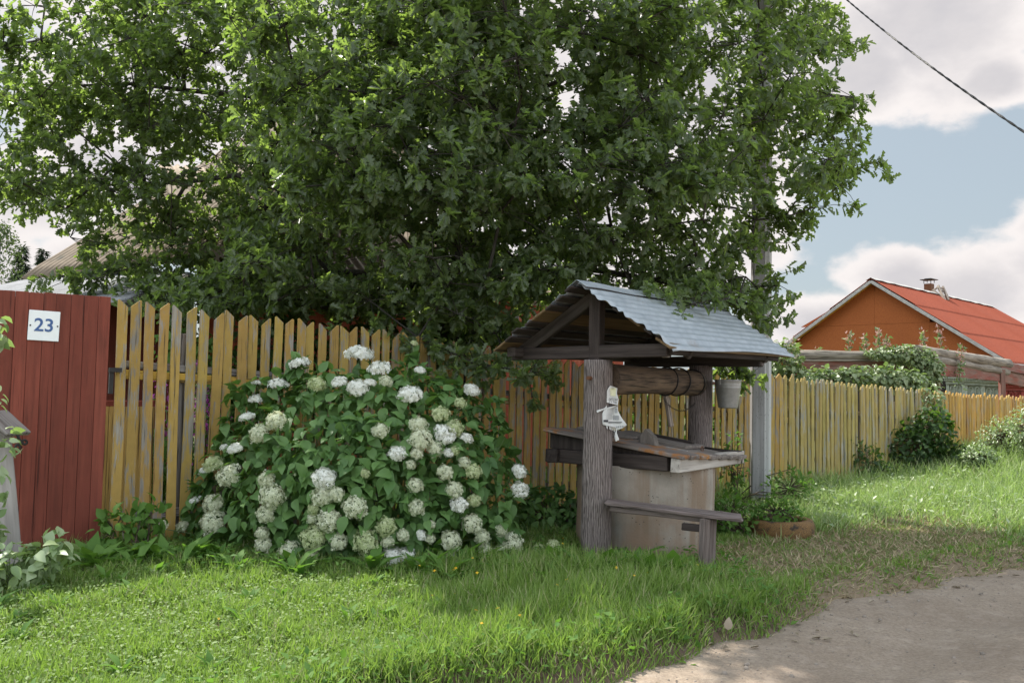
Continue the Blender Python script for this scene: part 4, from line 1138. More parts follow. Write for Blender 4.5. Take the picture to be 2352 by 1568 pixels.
for px_, Y_ in ((2152, 17.1), (2301, 19.8)):
    t_ = P(px_, 850, Y_); plank('post', (t_.x, t_.y, 0), (t_.x, t_.y, t_.z + .02), .11, .11, M_redb, pf)
t_ = P(1822, 840, 16.95); plank('post', (t_.x, t_.y, 0), (t_.x, t_.y, t_.z), .11, .11, M_redb, pf)

# ---------------------------------------------------------------- leaf templates
_oh = [(.05, .10), (.20, .27), (.085, .37), (.31, .53), (.14, .63), (.29, .80), (.12, .90)]
OAK_V = [(0, 0, 0)] + [(x, y, .05 + .25 * x - .10 * y * y) for x, y in _oh] + [(0, 1, -.12)] + [(-x, y, .05 + .25 * x - .10 * y * y) for x, y in _oh]
OAK_F = [tuple(range(0, 9)), (0, 8) + tuple(range(15, 8, -1))]
_hw = [(.16, .26), (.43, .37), (.72, .26)]
HYD_V = [(0, 0, 0)]
for y, x in _hw: HYD_V += [(-x, y, .10 - .30 * y * y), (0, y, -.28 * y * y), (x, y, .10 - .30 * y * y)]
HYD_V += [(0, 1.05, -.36)]
HYD_F = [(0, 2, 1), (0, 3, 2), (1, 2, 5, 4), (2, 3, 6, 5), (4, 5, 8, 7), (5, 6, 9, 8), (7, 8, 10), (8, 9, 10)]
SM_V = [(0, 0, 0), (-.24, .4, .06), (0, .45, -.03), (.24, .4, .06), (0, 1, -.14)]
SM_F = [(0, 2, 1), (0, 3, 2), (1, 2, 4), (2, 3, 4)]
DOCK_V = [(0, 0, 0), (-.07, .25, .03), (0, .25, -.01), (.07, .25, .03), (-.15, .6, .0), (0, .6, -.05), (.15, .6, .0), (0, 1, -.28)]
DOCK_F = [(0, 2, 1), (0, 3, 2), (1, 2, 5, 4), (2, 3, 6, 5), (4, 5, 7), (5, 6, 7)]
FLO_V = [(0, 0, 0)]; FLO_F = []
for k in range(4):
    a = k * math.pi / 2
    for da_, r_, z_ in ((-.52, .62, .06), (0, .98, -.02), (.52, .62, .06)): FLO_V.append((math.cos(a + da_) * r_, math.sin(a + da_) * r_, z_))
    FLO_F.append((0, 1 + k * 3, 2 + k * 3, 3 + k * 3))
UPV = np.array((0, 0, 1.0))

def in_poly(px, py, poly):
    c = np.zeros(len(px), bool); n = len(poly)
    for j in range(n):
        x1, y1 = poly[j]; x2, y2 = poly[(j + 1) % n]
        m_ = ((y1 > py) != (y2 > py)) & (px < (x2 - x1) * (py - y1) / (y2 - y1 + 1e-9) + x1); c ^= m_
    return c
def tubes_np(name, segs, mat, par, n=5):
    """segs: list of (p0,p1,r0,r1)"""
    A = np.array([s[0] for s in segs]); B = np.array([s[1] for s in segs]); r0 = np.array([s[2] for s in segs]); r1 = np.array([s[3] for s in segs])
    d = nrm(B - A); ref = np.where(np.abs(d[:, 2:3]) < .9, np.array([[0, 0, 1.0]]), np.array([[1.0, 0, 0]]))
    x = nrm(np.cross(ref, d)); y = np.cross(d, x); V = []
    for k in range(n):
        o = x * math.cos(2 * math.pi * k / n) + y * math.sin(2 * math.pi * k / n)
        V += [A + o * r0[:, None], B + o * r1[:, None]]
    V = np.stack(V, 1).reshape(-1, 3)
    F = [(2 * k, 2 * ((k + 1) % n), 2 * ((k + 1) % n) + 1, 2 * k + 1) for k in range(n)]
    return addobj(name, npmesh(name, V, F, 2 * n, len(segs)), mat, par, smooth=True)

# ---------------------------------------------------------------- oak tree
TB = np.array((-.75, 11.0, -.1))
oak = empty('oak_tree', tuple(TB), 'large spreading oak with dense lobed leaves, overhanging the ochre fence and the well', 'tree')
CROWN = [(1925, 0), (1945, 60), (1960, 110), (1930, 190), (1980, 245), (1970, 300), (2000, 370), (1940, 425), (1860, 475), (1770, 505), (1722, 560), (1716, 640), (1712, 700), (1705, 730),
         (1690, 715), (1610, 690), (1560, 690), (1450, 665), (1350, 655), (1260, 710), (1150, 790), (1235, 855), (1180, 865), (1060, 815), (1000, 775), (800, 735), (620, 715), (500, 690), (360, 675),
         (290, 640), (170, 640), (190, 570), (80, 490), (10, 470), (-60, 460), (-250, 300), (-260, 0), (80, -350), (500, -650), (1000, -850), (1450, -720), (1780, -300)]
def crown_ok(p):
    """p (N,3) -> keep mask"""
    x, y = to_px(p); ok = in_poly(x, y, CROWN)
    ex = (p[:, 0] + .75) / 5.6; ry = 3.1 * np.sqrt(np.maximum(0, 1 - ex ** 2)) + .25
    low = sstep(1.6, 3.2, p[:, 2])
    ok &= np.abs(p[:, 1] - 10.55) < ry * (.62 + .38 * low)
    ok &= ~((x < 520) & (p[:, 1] < 9.7))
    # keep clear of the fence boards and the well roof
    fd = (p[:, 0] - F0.x) * FN.x + (p[:, 1] - F0.y) * FN.y
    ok &= ~((p[:, 2] < 1.85) & (np.abs(fd) < .12))
    a = (p[:, 0] - RN.x) * AX.x + (p[:, 1] - RN.y) * AX.y; b = (p[:, 0] - RN.x) * PX.x + (p[:, 1] - RN.y) * PX.y
    ok &= ~((np.abs(b) < .95) & (a > -.3) & (a < 2.9) & (p[:, 2] < 2.32 - .5 * np.abs(b)))
    # crown shaped for the light: clumps shadowing the sunny lawn and verge are thinned
    sh = p - np.array(SUND)[None, :] * (p[:, 2] / SUND.z)[:, None]
    lit = (sh[:, 0] > -3.1) & (sh[:, 0] < -.55) & (sh[:, 1] > 3.0) & (sh[:, 1] < 6.0)
    thin = lit & (rng.random(len(p)) < np.where(y < 0, .97, .50))
    thin |= (sh[:, 0] > 2.9) & (sh[:, 1] > 8.7) & (rng.random(len(p)) < .9)
    thin |= (y < 0) & (sh[:, 0] > -.6) & (sh[:, 0] < 1.5) & (sh[:, 1] > 3.2) & (sh[:, 1] < 6.0) & (rng.random(len(p)) < .6)
    return ok & ~thin
def sample_crown(N):
    out = []
    while sum(len(o) for o in out) < N:
        n = N * 3
        Y = rng.uniform(7.6, 13.6, n); xp = rng.uniform(-260, 2010, n); yp = rng.uniform(-850, 870, n)
        d = np.array(_r)[None] * ((xp - CX) / FPX)[:, None] + np.array(_u)[None] * ((CY - yp) / FPX)[:, None] + np.array(_f)[None]
        p = np.array(CAM)[None] + d * (Y / d[:, 1])[:, None]
        keep = rng.random(n) < np.where(yp < 0, .55, 1.0) * np.where(xp < 450, 1.7, 1.0) * np.where((xp > 1600), .85, 1.0) * np.where(Y < 9.2, 1.0, .8)
        out.append(p[crown_ok(p) & keep])
    return np.concatenate(out)[:N]
NCL = 640
clumps = sample_crown(NCL)
HAND = [(1090, 835, 8.35), (1150, 842, 8.3), (1215, 858, 8.25), (1020, 800, 8.5), (960, 775, 8.6), (1740, 660, 9.3), (1790, 655, 9.25), (1755, 735, 9.3), (1690, 850, 9.6), (1715, 868, 9.7), (1745, 40, 9.6), (1735, 110, 9.5), (1752, 190, 9.6), (1738, 260, 9.6), (1752, 330, 9.6), (1740, 395, 9.6), (1755, 455, 9.6), (1735, 505, 9.5), (1720, 570, 9.4), (1590, 700, 7.9), (1545, 680, 8.1), (1640, 690, 8.3),
        (1955, 262, 9.8), (1985, 380, 9.9), (1930, 425, 9.8), (1860, 480, 9.6), (1800, 500, 9.5), (150, 645, 10.2), (220, 640, 10.2), (60, 470, 10.6), (30, 200, 10.8), (60, 350, 10.6), (150, 480, 10.4), (330, 670, 10.0), (420, 690, 9.6), (1945, 100, 10), (1900, 300, 9.9),
        (1240, 620, 8.4), (1120, 640, 8.4), (1010, 700, 8.6), (850, 690, 8.7), (700, 660, 8.8), (560, 640, 9), (1360, 560, 8.3), (1300, 420, 8.2), (1480, 430, 8.4), (1400, 300, 8.3), (1180, 300, 8.3), (900, 520, 8.6), (700, 500, 9), (1640, 620, 8.8), (1700, 560, 9.0), (1690, 700, 8.9), (1600, 600, 8.8)]
HAND += [(x + 22 * math.sin(y * 1.7), y + 18 * math.sin(x * .9), 10.1 + .9 * math.sin(x * .37 + y * .21)) for x in range(30, 460, 72) for y in range(25, 440, 70) if math.sin(x * 12.9 + y * 7.7) > -.1 and not (x > 140 and y > 320)]
HAND += [(x, 700 - .03 * abs(x - 700) + 14 * math.sin(x * .05), 9.0 + .0011 * x + .5 * math.sin(x * .11)) for x in range(390, 1060, 42)] + [(x, 655 + 12 * math.sin(x * .07), 9.6 + .001 * x) for x in range(420, 1060, 60)]
clumps = np.concatenate([clumps, np.array([tuple(P(*h)) for h in HAND])])
# limbs
nodes = [TB.copy()]; par_ = [-1]
def add_chain(start, pts):
    k = start
    for p in pts: nodes.append(np.array(p, float)); par_.append(k); k = len(nodes) - 1
    return k
def limb(start, target, n=6, arch=.4, wig=.15):
    a = nodes[start]; b = np.array(target, float); pts = []
    for j in range(1, n + 1):
        f = j / n; pts.append(a + (b - a) * f + np.array((0, 0, arch * math.sin(math.pi * f))) + rng.normal(size=3) * wig * (1 if j < n else .3) * .6)
    return add_chain(start, pts)
trunk_top = add_chain(0, [TB + (.02, 0, .8), TB + (.0, .03, 1.6), TB + (.05, 0, 2.3), TB + (.03, -.05, 3.2), TB + (.1, 0, 4.2), TB + (.05, .1, 5.3), TB + (.2, 0, 6.6), TB + (.1, .1, 8.2)])
tn = list(range(1, trunk_top + 1))
for k, tgt in [(2, P(1400, 520, 9.6)), (2, P(1500, 640, 9.2)), (2, P(620, 620, 9.7)), (3, P(1690, 480, 9.7)), (3, P(560, 90, 10.6)), (3, P(330, 420, 10.6)), (4, P(1300, 180, 9.0)), (4, P(800, 330, 9.2)), (4, P(1800, 250, 10.2)),
               (4, P(180, 200, 11)), (5, P(1560, 60, 10.2)), (5, P(1000, 60, 9.4)), (5, P(760, 100, 12.4)), (5, P(1350, 100, 12.6)), (6, P(1250, -300, 9.8)), (6, P(600, -200, 11.6)), (6, P(1600, -250, 11.4)), (2, P(1060, 600, 9.0)), (3, P(1250, 400, 12.8))]:
    limb(tn[min(k, len(tn) - 1)], tuple(tgt), 7, .35, .10)
nod = list(range(len(nodes)))
order = np.argsort([min(np.linalg.norm(c - nodes[j]) for j in range(len(nodes))) for c in clumps])
cl_node = {}
for ci in order:
    c = clumps[ci]; A = np.array(nodes); dv = c[None] - A; d = np.linalg.norm(dv, axis=1)
    rad = np.linalg.norm(A[:, :2] - TB[None, :2], axis=1); rc = np.linalg.norm(c[:2] - TB[:2])
    cost = d + .8 * np.maximum(0, rad - rc) + .5 * np.maximum(0, A[:, 2] - c[2]) + np.where(np.arange(len(A)) < 2, 9, 0)
    k = int(np.argmin(cost)); a = nodes[k]; L = d[k]; n = max(1, min(4, int(L / .35)))
    cl_node[ci] = add_chain(k, [a + (c - a) * (j / n) + np.array((0, 0, .10 * L * math.sin(math.pi * j / n))) + rng.normal(size=3) * .04 * L * (j < n) for j in range(1, n + 1)])
# sprays round every clump
NA = 15
att = []; att_c = []
for ci in range(len(clumps)):
    c = clumps[ci]; m_ = NA if ci < NCL else 9
    s_ = .30 if ci < NCL else .20
    q = c[None] + rng.normal(size=(m_, 3)) * np.array((s_, s_, s_ * .55))
    q = q[crown_ok(q)] if ci < NCL else q
    att.append(q); att_c += [ci] * len(q)
att = np.concatenate(att); att_c = np.array(att_c)
cnt = np.zeros(len(nodes)); 
for ci in att_c: cnt[cl_node[ci]] += 1
for k in range(len(nodes) - 1, 0, -1): cnt[par_[k]] += cnt[k]
_dist = np.linalg.norm((np.array(nodes) - TB[None])[:, :2], axis=1)
rad = .0026 * np.sqrt(np.maximum(cnt, 1)) * (1 - .62 * np.clip(_dist / 3.2, 0, 1)) + .002
tr = []; 
for k in range(1, len(nodes)):
    r0 = min(rad[par_[k]], rad[k] * 1.5); tr.append((nodes[par_[k]], nodes[k], r0, rad[k]))
twg = []
for q, ci in zip(att, att_c):
    c = clumps[ci]; mid = c + (q - c) * .55 + np.array((0, 0, .03)); twg += [(c, mid, .0045, .0035), (mid, q, .0035, .0022)]
trk = tubes_np('trunk', tr, M_bark, oak, 8)
tubes_np('twigs', twg, M_bark, oak, 3)
LPN = 15; N = len(att)
cc = clumps[att_c]; tw = nrm(att - cc + nrm(att - TB[None] - np.array((0, 0, 3.0)))[:, :] * .22 + rng.normal(size=(N, 3)) * .1)
pos = np.repeat(att, LPN, 0); twd = np.repeat(tw, LPN, 0)
fr = np.tile(np.concatenate([np.zeros(7), np.linspace(.03, .16, LPN - 7)]), N) + rng.uniform(0, .02, N * LPN)
pos = pos - twd * fr[:, None] + rng.normal(size=pos.shape) * .012
rp = rvec(len(pos)); rp = nrm(rp - twd * (rp * twd).sum(1, keepdims=True))
yd = nrm(twd * rng.uniform(.1, .9, len(pos))[:, None] + rp - UPV * .22)
outw = nrm(pos - np.array((-.75, 11.2, 3.6)))
nd_ = nrm(UPV[None] * .85 + outw * .45 + rng.normal(size=pos.shape) * .42)
sc = rng.uniform(.075, .128, len(pos))
me = scatter_mesh('crown', OAK_V, OAK_F, pos, yd, nd_, sc, sc * rng.uniform(.85, 1.15, len(pos)))
addobj('crown', me, M_leaf, oak)
print('oak leaves', len(pos))
sel = rng.choice(len(att), 650, replace=False)
bm_ = bmesh.new(); bmesh.ops.create_icosphere(bm_, subdivisions=1, radius=1.0)
iv = [tuple(v.co) for v in bm_.verts]; if_ = [tuple(v.index for v in f.verts) for f in bm_.faces]; bm_.free()
ap = att[sel] + rng.normal(size=(650, 3)) * .02 - UPV * .02
o = addobj('acorns', scatter_mesh('acorns', iv, if_, ap, rvec(650), rvec(650), rng.uniform(.008, .0115, 650)), M_acorn, oak, smooth=True); o['kind'] = 'stuff'

# ---------------------------------------------------------------- generic leafy plants
def leafy(name, label, cat, base, blobs, nleaf, lsize, mat, tv=HYD_V, tf=HYD_F, group=None, up=.55, droop=.3, stemmat=None, stems=8, twig=True, wsc=1.0):
    """blobs: list of (centre, (rx,ry,rz)); leaves fill their shells"""
    root = empty(name, base, label, cat, group)
    vol = np.array([b[1][0] * b[1][1] * b[1][2] for b in blobs]) ** .67; vol /= vol.sum()
    which = rng.choice(len(blobs), nleaf, p=vol)
    C = np.array([tuple(b[0]) for b in blobs])[which]; Rr = np.array([b[1] for b in blobs])[which]
    d = rvec(nleaf); r_ = rng.uniform(.55, 1.08, nleaf) * (1 + .15 * wob(d[:, 0] * 3, d[:, 1] * 3 + d[:, 2] * 2))
    pos = C + d * Rr * r_[:, None]; pos[:, 2] = np.maximum(pos[:, 2], .03)
    out = nrm(d / Rr)
    yd = nrm(out * .6 + rvec(nleaf) * .8 - UPV * droop); nn = nrm(UPV * up + out * .7 + rvec(nleaf) * .45)
    sc = lsize * rng.uniform(.6, 1.2, nleaf)
    addobj('foliage', scatter_mesh('foliage', tv, tf, pos, yd, nn, sc, sc * wsc), mat, root)
    segs = []
    b0 = np.array(tuple(base), float)
    for k in range(stems):
        e = pos[rng.integers(nleaf)]; s0 = b0 + rng.normal(size=3) * np.array((.06, .06, 0)); m1 = s0 + (e - s0) * .5 + np.array((0, 0, .12 * np.linalg.norm(e - s0)))
        segs += [(s0, m1, .009, .006), (m1, e, .006, .003)]
    if twig:
        for k in range(min(260, nleaf // 4)):
            j = rng.integers(nleaf); c_ = C[j]; segs.append((c_ + (pos[j] - c_) * .2, pos[j], .004, .002))
    tubes_np('stems', segs, stemmat or M_twig, root, 4)
    return root

# ---------------------------------------------------------------- hydrangea
HB = np.array((-1.12, 7.42, .30)); HR = np.array((1.36, .92, 1.22))
hyd = empty('hydrangea_bush', (-1.12, 7.35, 0), 'big hydrangea bush covered in white and greenish flower heads, in front of the ochre fence', 'bush')
BUSH = [(400, 1255), (430, 1180), (450, 1090), (490, 1040), (520, 960), (535, 885), (600, 868), (650, 855), (685, 815), (705, 850), (790, 850), (900, 835), (950, 800), (965, 845), (1050, 880), (1100, 915), (1150, 915), (1165, 980), (1190, 1070), (1185, 1180), (1195, 1280), (640, 1300), (520, 1275)]
def hyd_hit(x, y, s=1.0):
    o_ = (np.array(CAM) - HB) / (HR * s); d = np.array(ray(x, y)) / (HR * s)
    a = d @ d; b = o_ @ d; c = o_ @ o_ - 1; q = b * b - a * c
    t = (-b - math.sqrt(q)) / a if q > 0 else -b / a
    p = np.array(CAM) + np.array(ray(x, y)) * t; p[2] = max(p[2], .05)
    n = (p - HB) / HR ** 2; return p, n / np.linalg.norm(n)
NL = 3300; hp_ = []; hn_ = []; hy_ = []
while len(hp_) < NL:
    x, y = rng.uniform(395, 1200), rng.uniform(795, 1305)
    if not in_poly(np.array([x]), np.array([y]), BUSH)[0]: continue
    s_ = 1.03 - abs(rng.normal()) * .24 + .05 * wob(x / 60, y / 60)
    p, n = hyd_hit(x, y, max(.55, s_)); hp_.append(p); hn_.append(n)
for k in range(700):                                          # the side towards the fence
    d = rvec(1)[0]; d[1] = abs(d[1]) * .8; p = HB + d * HR * rng.uniform(.7, 1.0); p[1] = min(p[1], 8.2 + (p[0] + 1.1) * .6)
    if p[2] > .05: hp_.append(p); hn_.append(d)
hp_ = np.array(hp_); hn_ = nrm(np.array(hn_)); NL = len(hp_)
yd = nrm(hn_ * .55 + rvec(NL) * .75 - UPV * .45); nn = nrm(hn_ * .6 + UPV * .75 + rvec(NL) * .55)
sc = rng.uniform(.065, .135, NL)
addobj('foliage', scatter_mesh('foliage', HYD_V, HYD_F, hp_, yd, nn, sc, sc * 1.0), M_hyd, hyd, smooth=True)
FL_ = [(1110, 165, 170, 'w'), (1235, 252, 140, 'w'), (1485, 262, 70, 'w'), (1450, 95, 50, 'g'), (740, 225, 130, 'w'), (610, 350, 125, 'w'), (470, 340, 60, 'w'), (470, 440, 95, 'w'), (415, 553, 95, 'w'), (595, 575, 135, 'c'), (488, 655, 130, 'c'), (985, 335, 100, 'w'), (1100, 370, 130, 'w'), (1175, 340, 80, 'w'), (1275, 330, 90, 'c'), (1425, 412, 150, 'w'), (1805, 385, 110, 'w'), (1735, 465, 80, 'g'), (845, 350, 120, 'g'), (1240, 635, 110, 'c'), (1475, 600, 120, 'c'), (1615, 535, 120, 'g'), (1700, 620, 120, 'g'), (1640, 655, 145, 'w'), (1490, 690, 160, 'c'), (1345, 775, 110, 'w'), (1465, 778, 85, 'c'), (1580, 750, 110, 'c'), (1660, 770, 70, 'w'), (1700, 760, 70, 'g'), (1775, 680, 80, 'w'), (1430, 845, 70, 'c'), (1760, 830, 80, 'c'), (1640, 893, 110, 'c'), (1815, 887, 110, 'g'), (2100, 885, 95, 'w'), (2105, 1000, 110, 'w'), (1148, 897, 65, 'g'), (890, 928, 150, 'w'), (205, 845, 130, 'g'), (150, 885, 80, 'w'), (300, 910, 160, 'c'), (345, 745, 100, 'w'), (270, 735, 50, 'w'), (535, 935, 110, 'c'), (570, 1040, 160, 'c'), (530, 1150, 120, 'c'), (875, 1040, 140, 'c'), (965, 1030, 110, 'c'), (825, 1120, 80, 'g'), (815, 1180, 70, 'c'), (1085, 1110, 160, 'c'), (925, 1190, 160, 'c'), (1455, 973, 105, 'c'), (1465, 1110, 110, 'c'), (1695, 1000, 115, 'c'), (1725, 1090, 110, 'w'), (1820, 1065, 90, 'g'), (95, 1065, 90, 'w'), (205, 1085, 130, 'c'), (205, 1200, 170, 'c'), (15, 1225, 80, 'c'), (510, 1270, 90, 'c'), (515, 1340, 110, 'c'), (825, 1295, 170, 'g'), (980, 1320, 120, 'c'), (1150, 1320, 170, 'g'), (1275, 1230, 130, 'g'), (1380, 1282, 85, 'c'), (1285, 1320, 90, 'c'), (1495, 1280, 70, 'w'), (1550, 1300, 70, 'c'), (1555, 1215, 60, 'c'), (1675, 1318, 140, 'c'), (1805, 1210, 130, 'c'), (1870, 1290, 100, 'c'), (1990, 1250, 85, 'c'), (2050, 1340, 160, 'c'), (1890, 1375, 95, 'c'), (1985, 1390, 110, 'c'), (680, 1385, 150, 'c'), (815, 1405, 100, 'c'), (1310, 1410, 140, 'w'), (1400, 1400, 110, 'w'), (1165, 1410, 100, 'g'), (1700, 1430, 120, 'w'), (2220, 1365, 80, 'g'), (2310, 1345, 90, 'g'), (-110, 1235, 90, 'c')]
def head_mesh(mat, seed, flat):
    r2 = np.random.default_rng(seed); n = 150
    k = np.arange(n) + .5; ct = 1 - k / n * 1.32; ph = math.pi * (1 + 5 ** .5) * k
    st = np.sqrt(1 - ct ** 2); d = np.stack([np.cos(ph) * st, np.sin(ph) * st, ct], -1)
    bump = 1 + .13 * np.sin(d[:, 0] * 5 + seed) * np.cos(d[:, 1] * 5 - seed) + .06 * np.sin(d[:, 0] * 11 + d[:, 1] * 9)
    p = d * bump[:, None] * np.array((1, 1, flat)) * (1 + r2.normal(size=(n, 1)) * .05)
    nn = nrm(d + r2.normal(size=d.shape) * .35); y = nrm(np.cross(nn, nrm(r2.normal(size=d.shape))))
    sc_ = r2.uniform(.15, .21, n)
    k2 = r2.choice(n, 110); p2 = p[k2] * .84 + r2.normal(size=(110, 3)) * .03
    return scatter_mesh('flower_head', FLO_V, FLO_F, np.concatenate([p, p2]), np.concatenate([y, y[k2]]), np.concatenate([nn, nn[k2]]), np.concatenate([sc_, np.full(110, .24)]))
heads = {}
for key, mt in (('w', M_floret), ('c', M_floretc), ('g', M_floretg)):
    for v in range(3):
        me = head_mesh(mt, hash(key) % 7 + v * 5 + ord(key), .62 if key == 'w' else .78); me.materials.append(mt); heads[key, v] = me
core = MB(); core.lathe([(0, .42), (.3, .36), (.55, .2), (.6, 0), (.4, -.2), (0, -.25)], 10)
stems = []
for j, (x, y, dm, key) in enumerate(FL_):
    px_, py_ = (450 + x * .4039) * .91875, (820 + y * .4039) * .91875; dpx = dm * .4039 * .91875
    p, n = hyd_hit(px_, py_, 1.05)
    if px_ > 1230: p = np.array(tuple(P(px_, py_, 7.0))); n = np.array((0, -.5, .8))
    r_ = dpx / 2 * p[1] / FPX * (.90 if key != 'w' else .96)
    tocam = nrm(np.array(CAM) - p)
    ax = nrm(n * .55 + UPV * (.75 if key == 'w' else .45) + tocam * (.15 if key == 'w' else .45) + rng.normal(size=3) * .15)
    q = Vector(ax).to_track_quat('Z', 'Y').to_matrix().to_4x4() @ Matrix.Rotation(rng.uniform(0, 6.28), 4, 'Z')
    M = Matrix.Translation(p) @ q @ Matrix.Diagonal((r_, r_, r_, 1))
    o = bpy.data.objects.new('flower_head', heads[key, int(rng.integers(3))]); COL.objects.link(o); reg(o, M); parent(o, hyd)
    if j == 66: o['label'] = 'greenish flower head with a browned centre'
    s0 = HB * (1, 1, 0) + rng.normal(size=3) * np.array((.18, .12, 0)); e = p - ax * r_ * .2; m1 = s0 + (e - s0) * np.array((.75, .75, .55))
    stems += [(s0, m1, .006, .0045), (m1, e, .0045, .003)]
for k in range(60):
    p = hp_[rng.integers(NL)]; s0 = HB * (1, 1, 0) + rng.normal(size=3) * np.array((.18, .12, 0)); m1 = s0 + (p - s0) * np.array((.7, .7, .55)); stems += [(s0, m1, .006, .0045), (m1, p, .0045, .002)]
tubes_np('stems', stems, M_stem, hyd, 5)

# ---------------------------------------------------------------- shrubs and garden plants
def shrub(label, px_list, Y, rpx, nleaf, lsize, mat, name='garden_shrub', cat='shrub', tv=HYD_V, tf=HYD_F, thick=.6, **kw):
    bl = []
    for (x, y, rx, ry) in px_list:
        c = P(x, y, Y); bl.append((c, (rx * Y / FPX, min(rx, ry) * Y / FPX * thick + .08, ry * Y / FPX)))
    c0 = P(px_list[0][0], px_list[0][1], Y)
    return leafy(name, label, cat, (c0.x, c0.y, gz(c0.x, c0.y) - .02), bl, nleaf, lsize, mat, tv, tf, **kw)
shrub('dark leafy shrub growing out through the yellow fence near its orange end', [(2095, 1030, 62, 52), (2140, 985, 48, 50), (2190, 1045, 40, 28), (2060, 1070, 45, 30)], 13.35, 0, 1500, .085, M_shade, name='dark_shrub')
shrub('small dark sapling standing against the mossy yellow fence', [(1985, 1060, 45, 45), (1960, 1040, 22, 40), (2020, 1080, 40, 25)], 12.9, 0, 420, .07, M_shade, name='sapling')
shrub('slender light green stems rising in front of the orange pickets', [(2150, 930, 22, 50), (2125, 910, 14, 30)], 13.9, 0, 170, .07, M_vine, name='sapling')
shrub('elder bush with pale leaves behind the fence, right of the utility pole', [(1800, 825, 42, 45), (1785, 870, 40, 40), (1835, 870, 30, 30)], 13.6, 0, 900, .085, M_vine, name='elder_bush')
shrub('leafy pale bush filling the space below the red porch board', [(1900, 872, 55, 26), (1960, 866, 45, 26), (1860, 880, 40, 20)], 15.6, 0, 900, .10, M_vine, name='garden_bush')
shrub('tall pale bush below the vine, behind the yellow pickets', [(2040, 868, 55, 30), (2090, 876, 40, 24)], 15.8, 0, 800, .10, M_vine, name='garden_bush')
shrub('thick vine heaped over the corner of the log porch frame', [(2085, 815, 50, 22), (2130, 850, 34, 42), (2030, 812, 40, 12), (2110, 880, 40, 30)], 16.75, 0, 2000, .085, M_vine, name='climbing_vine', cat='vine')
for j, (x, y0, y1, k, lab) in enumerate([(1950, 764, 806, 1, 'willowherb stalk over the middle of the pale log'), (1986, 775, 806, 1, 'short willowherb stalk, second from the left over the log'), (2017, 759, 800, 1, 'tall willowherb stalk near the gable seam'), (2038, 774, 800, 1, 'willowherb stalk beside the vine heap'),
                            (2118, 760, 802, 1, 'leaning willowherb stalk over the log corner'), (2156, 753, 808, 1, 'tallest willowherb stalk, right of the log corner'), (2209, 794, 822, 1, 'low leafy stalk near the right log'), (1880, 799, 815, 1, 'small willowherb stalk at the left of the log'), (1820, 777, 815, 1, 'pink flowering stalk above the elder bush')]):
    Y = 17.8; top = P(x, y0, Y); bot = P(x + (j % 3 - 1) * 6 + (14 if j in (4, 5) else 0), y1 + 60, Y)
    rt = empty('willowherb', (bot.x, bot.y, bot.z), lab, 'wildflower', 'willowherb stalks along the porch log')
    tubes_np('stem', [(np.array(bot), np.array(top), .008, .004)], M_stem, rt, 4)
    n = 70; f = rng.random(n); p = np.array(bot)[None] + (np.array(top) - np.array(bot))[None] * f[:, None] + rng.normal(size=(n, 3)) * .05 * (1 - .5 * f[:, None])
    addobj('leaves', scatter_mesh('leaves', SM_V, SM_F, p, nrm(rvec(n) + UPV * .3), rvec(n), rng.uniform(.07, .13, n)), M_vine, rt)
    n = 40; f = rng.uniform(.62, 1.0, n); p = np.array(bot)[None] + (np.array(top) - np.array(bot))[None] * f[:, None] + rng.normal(size=(n, 3)) * .035
    addobj('blossom', scatter_mesh('blossom', SM_V, SM_F, p, rvec(n), rvec(n), rng.uniform(.05, .08, n)), M_pink, rt)
# garden seen through the pickets
for (lab, pl, Y, n, ls, mt) in [('sunlit garden shrub behind the first pickets', [(330, 1080, 70, 90), (280, 1130, 40, 60)], 8.3, 700, .07, M_weed),
                                ('green shrub behind the fence, left of the hydrangea', [(420, 800, 60, 60), (500, 880, 60, 90)], 9.6, 900, .08, M_weed),
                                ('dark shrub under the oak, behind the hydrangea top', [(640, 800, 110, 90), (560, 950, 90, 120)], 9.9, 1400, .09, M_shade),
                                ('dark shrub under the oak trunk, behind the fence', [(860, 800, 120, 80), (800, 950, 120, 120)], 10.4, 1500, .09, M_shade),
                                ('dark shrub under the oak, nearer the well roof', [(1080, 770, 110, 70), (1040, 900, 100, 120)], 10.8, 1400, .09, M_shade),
                                ('shrub behind the fence under the well roof', [(1480, 950, 90, 90), (1560, 1050, 90, 80)], 12.4, 1000, .09, M_weed),
                                ('shrub behind the fence beside the bucket', [(1700, 830, 70, 70), (1690, 960, 80, 90)], 12.9, 1000, .09, M_weed)]:
    shrub(lab, pl, Y, 0, n, ls, mt)
for j, (x, y, Y, lab) in enumerate([(405, 950, 8.75, 'purple phlox behind the fence, at the picket gap nearest the gate'), (440, 900, 9.0, 'purple phlox behind the fence, taller and nearer the hydrangea'), (465, 980, 9.1, 'purple phlox behind the fence, touching the hydrangea edge')]):
    c = P(x, y, Y); rt = empty('phlox', (c.x, c.y, 0), lab, 'flower', 'purple phlox in the garden')
    n = 260; p = np.array(c)[None] + rng.normal(size=(n, 3)) * np.array((.13, .12, .20))
    addobj('blossom', scatter_mesh('blossom', FLO_V, FLO_F, p, rvec(n), nrm(rvec(n) + np.array((0, -1, .6))), rng.uniform(.015, .024, n)), M_phlox, rt)
    n = 220; p = np.array((c.x, c.y, c.z * .5))[None] + rng.normal(size=(n, 3)) * np.array((.15, .15, .28)); p[:, 2] = np.maximum(p[:, 2], .05)
    addobj('leaves', scatter_mesh('leaves', SM_V, SM_F, p, rvec(n), rvec(n), rng.uniform(.06, .10, n)), M_weed, rt)
    tubes_np('stems', [(np.array((c.x + rng.normal() * .06, c.y, 0)), np.array(c) + rng.normal(size=3) * .1, .006, .004) for k in range(9)], M_stem, rt, 4)
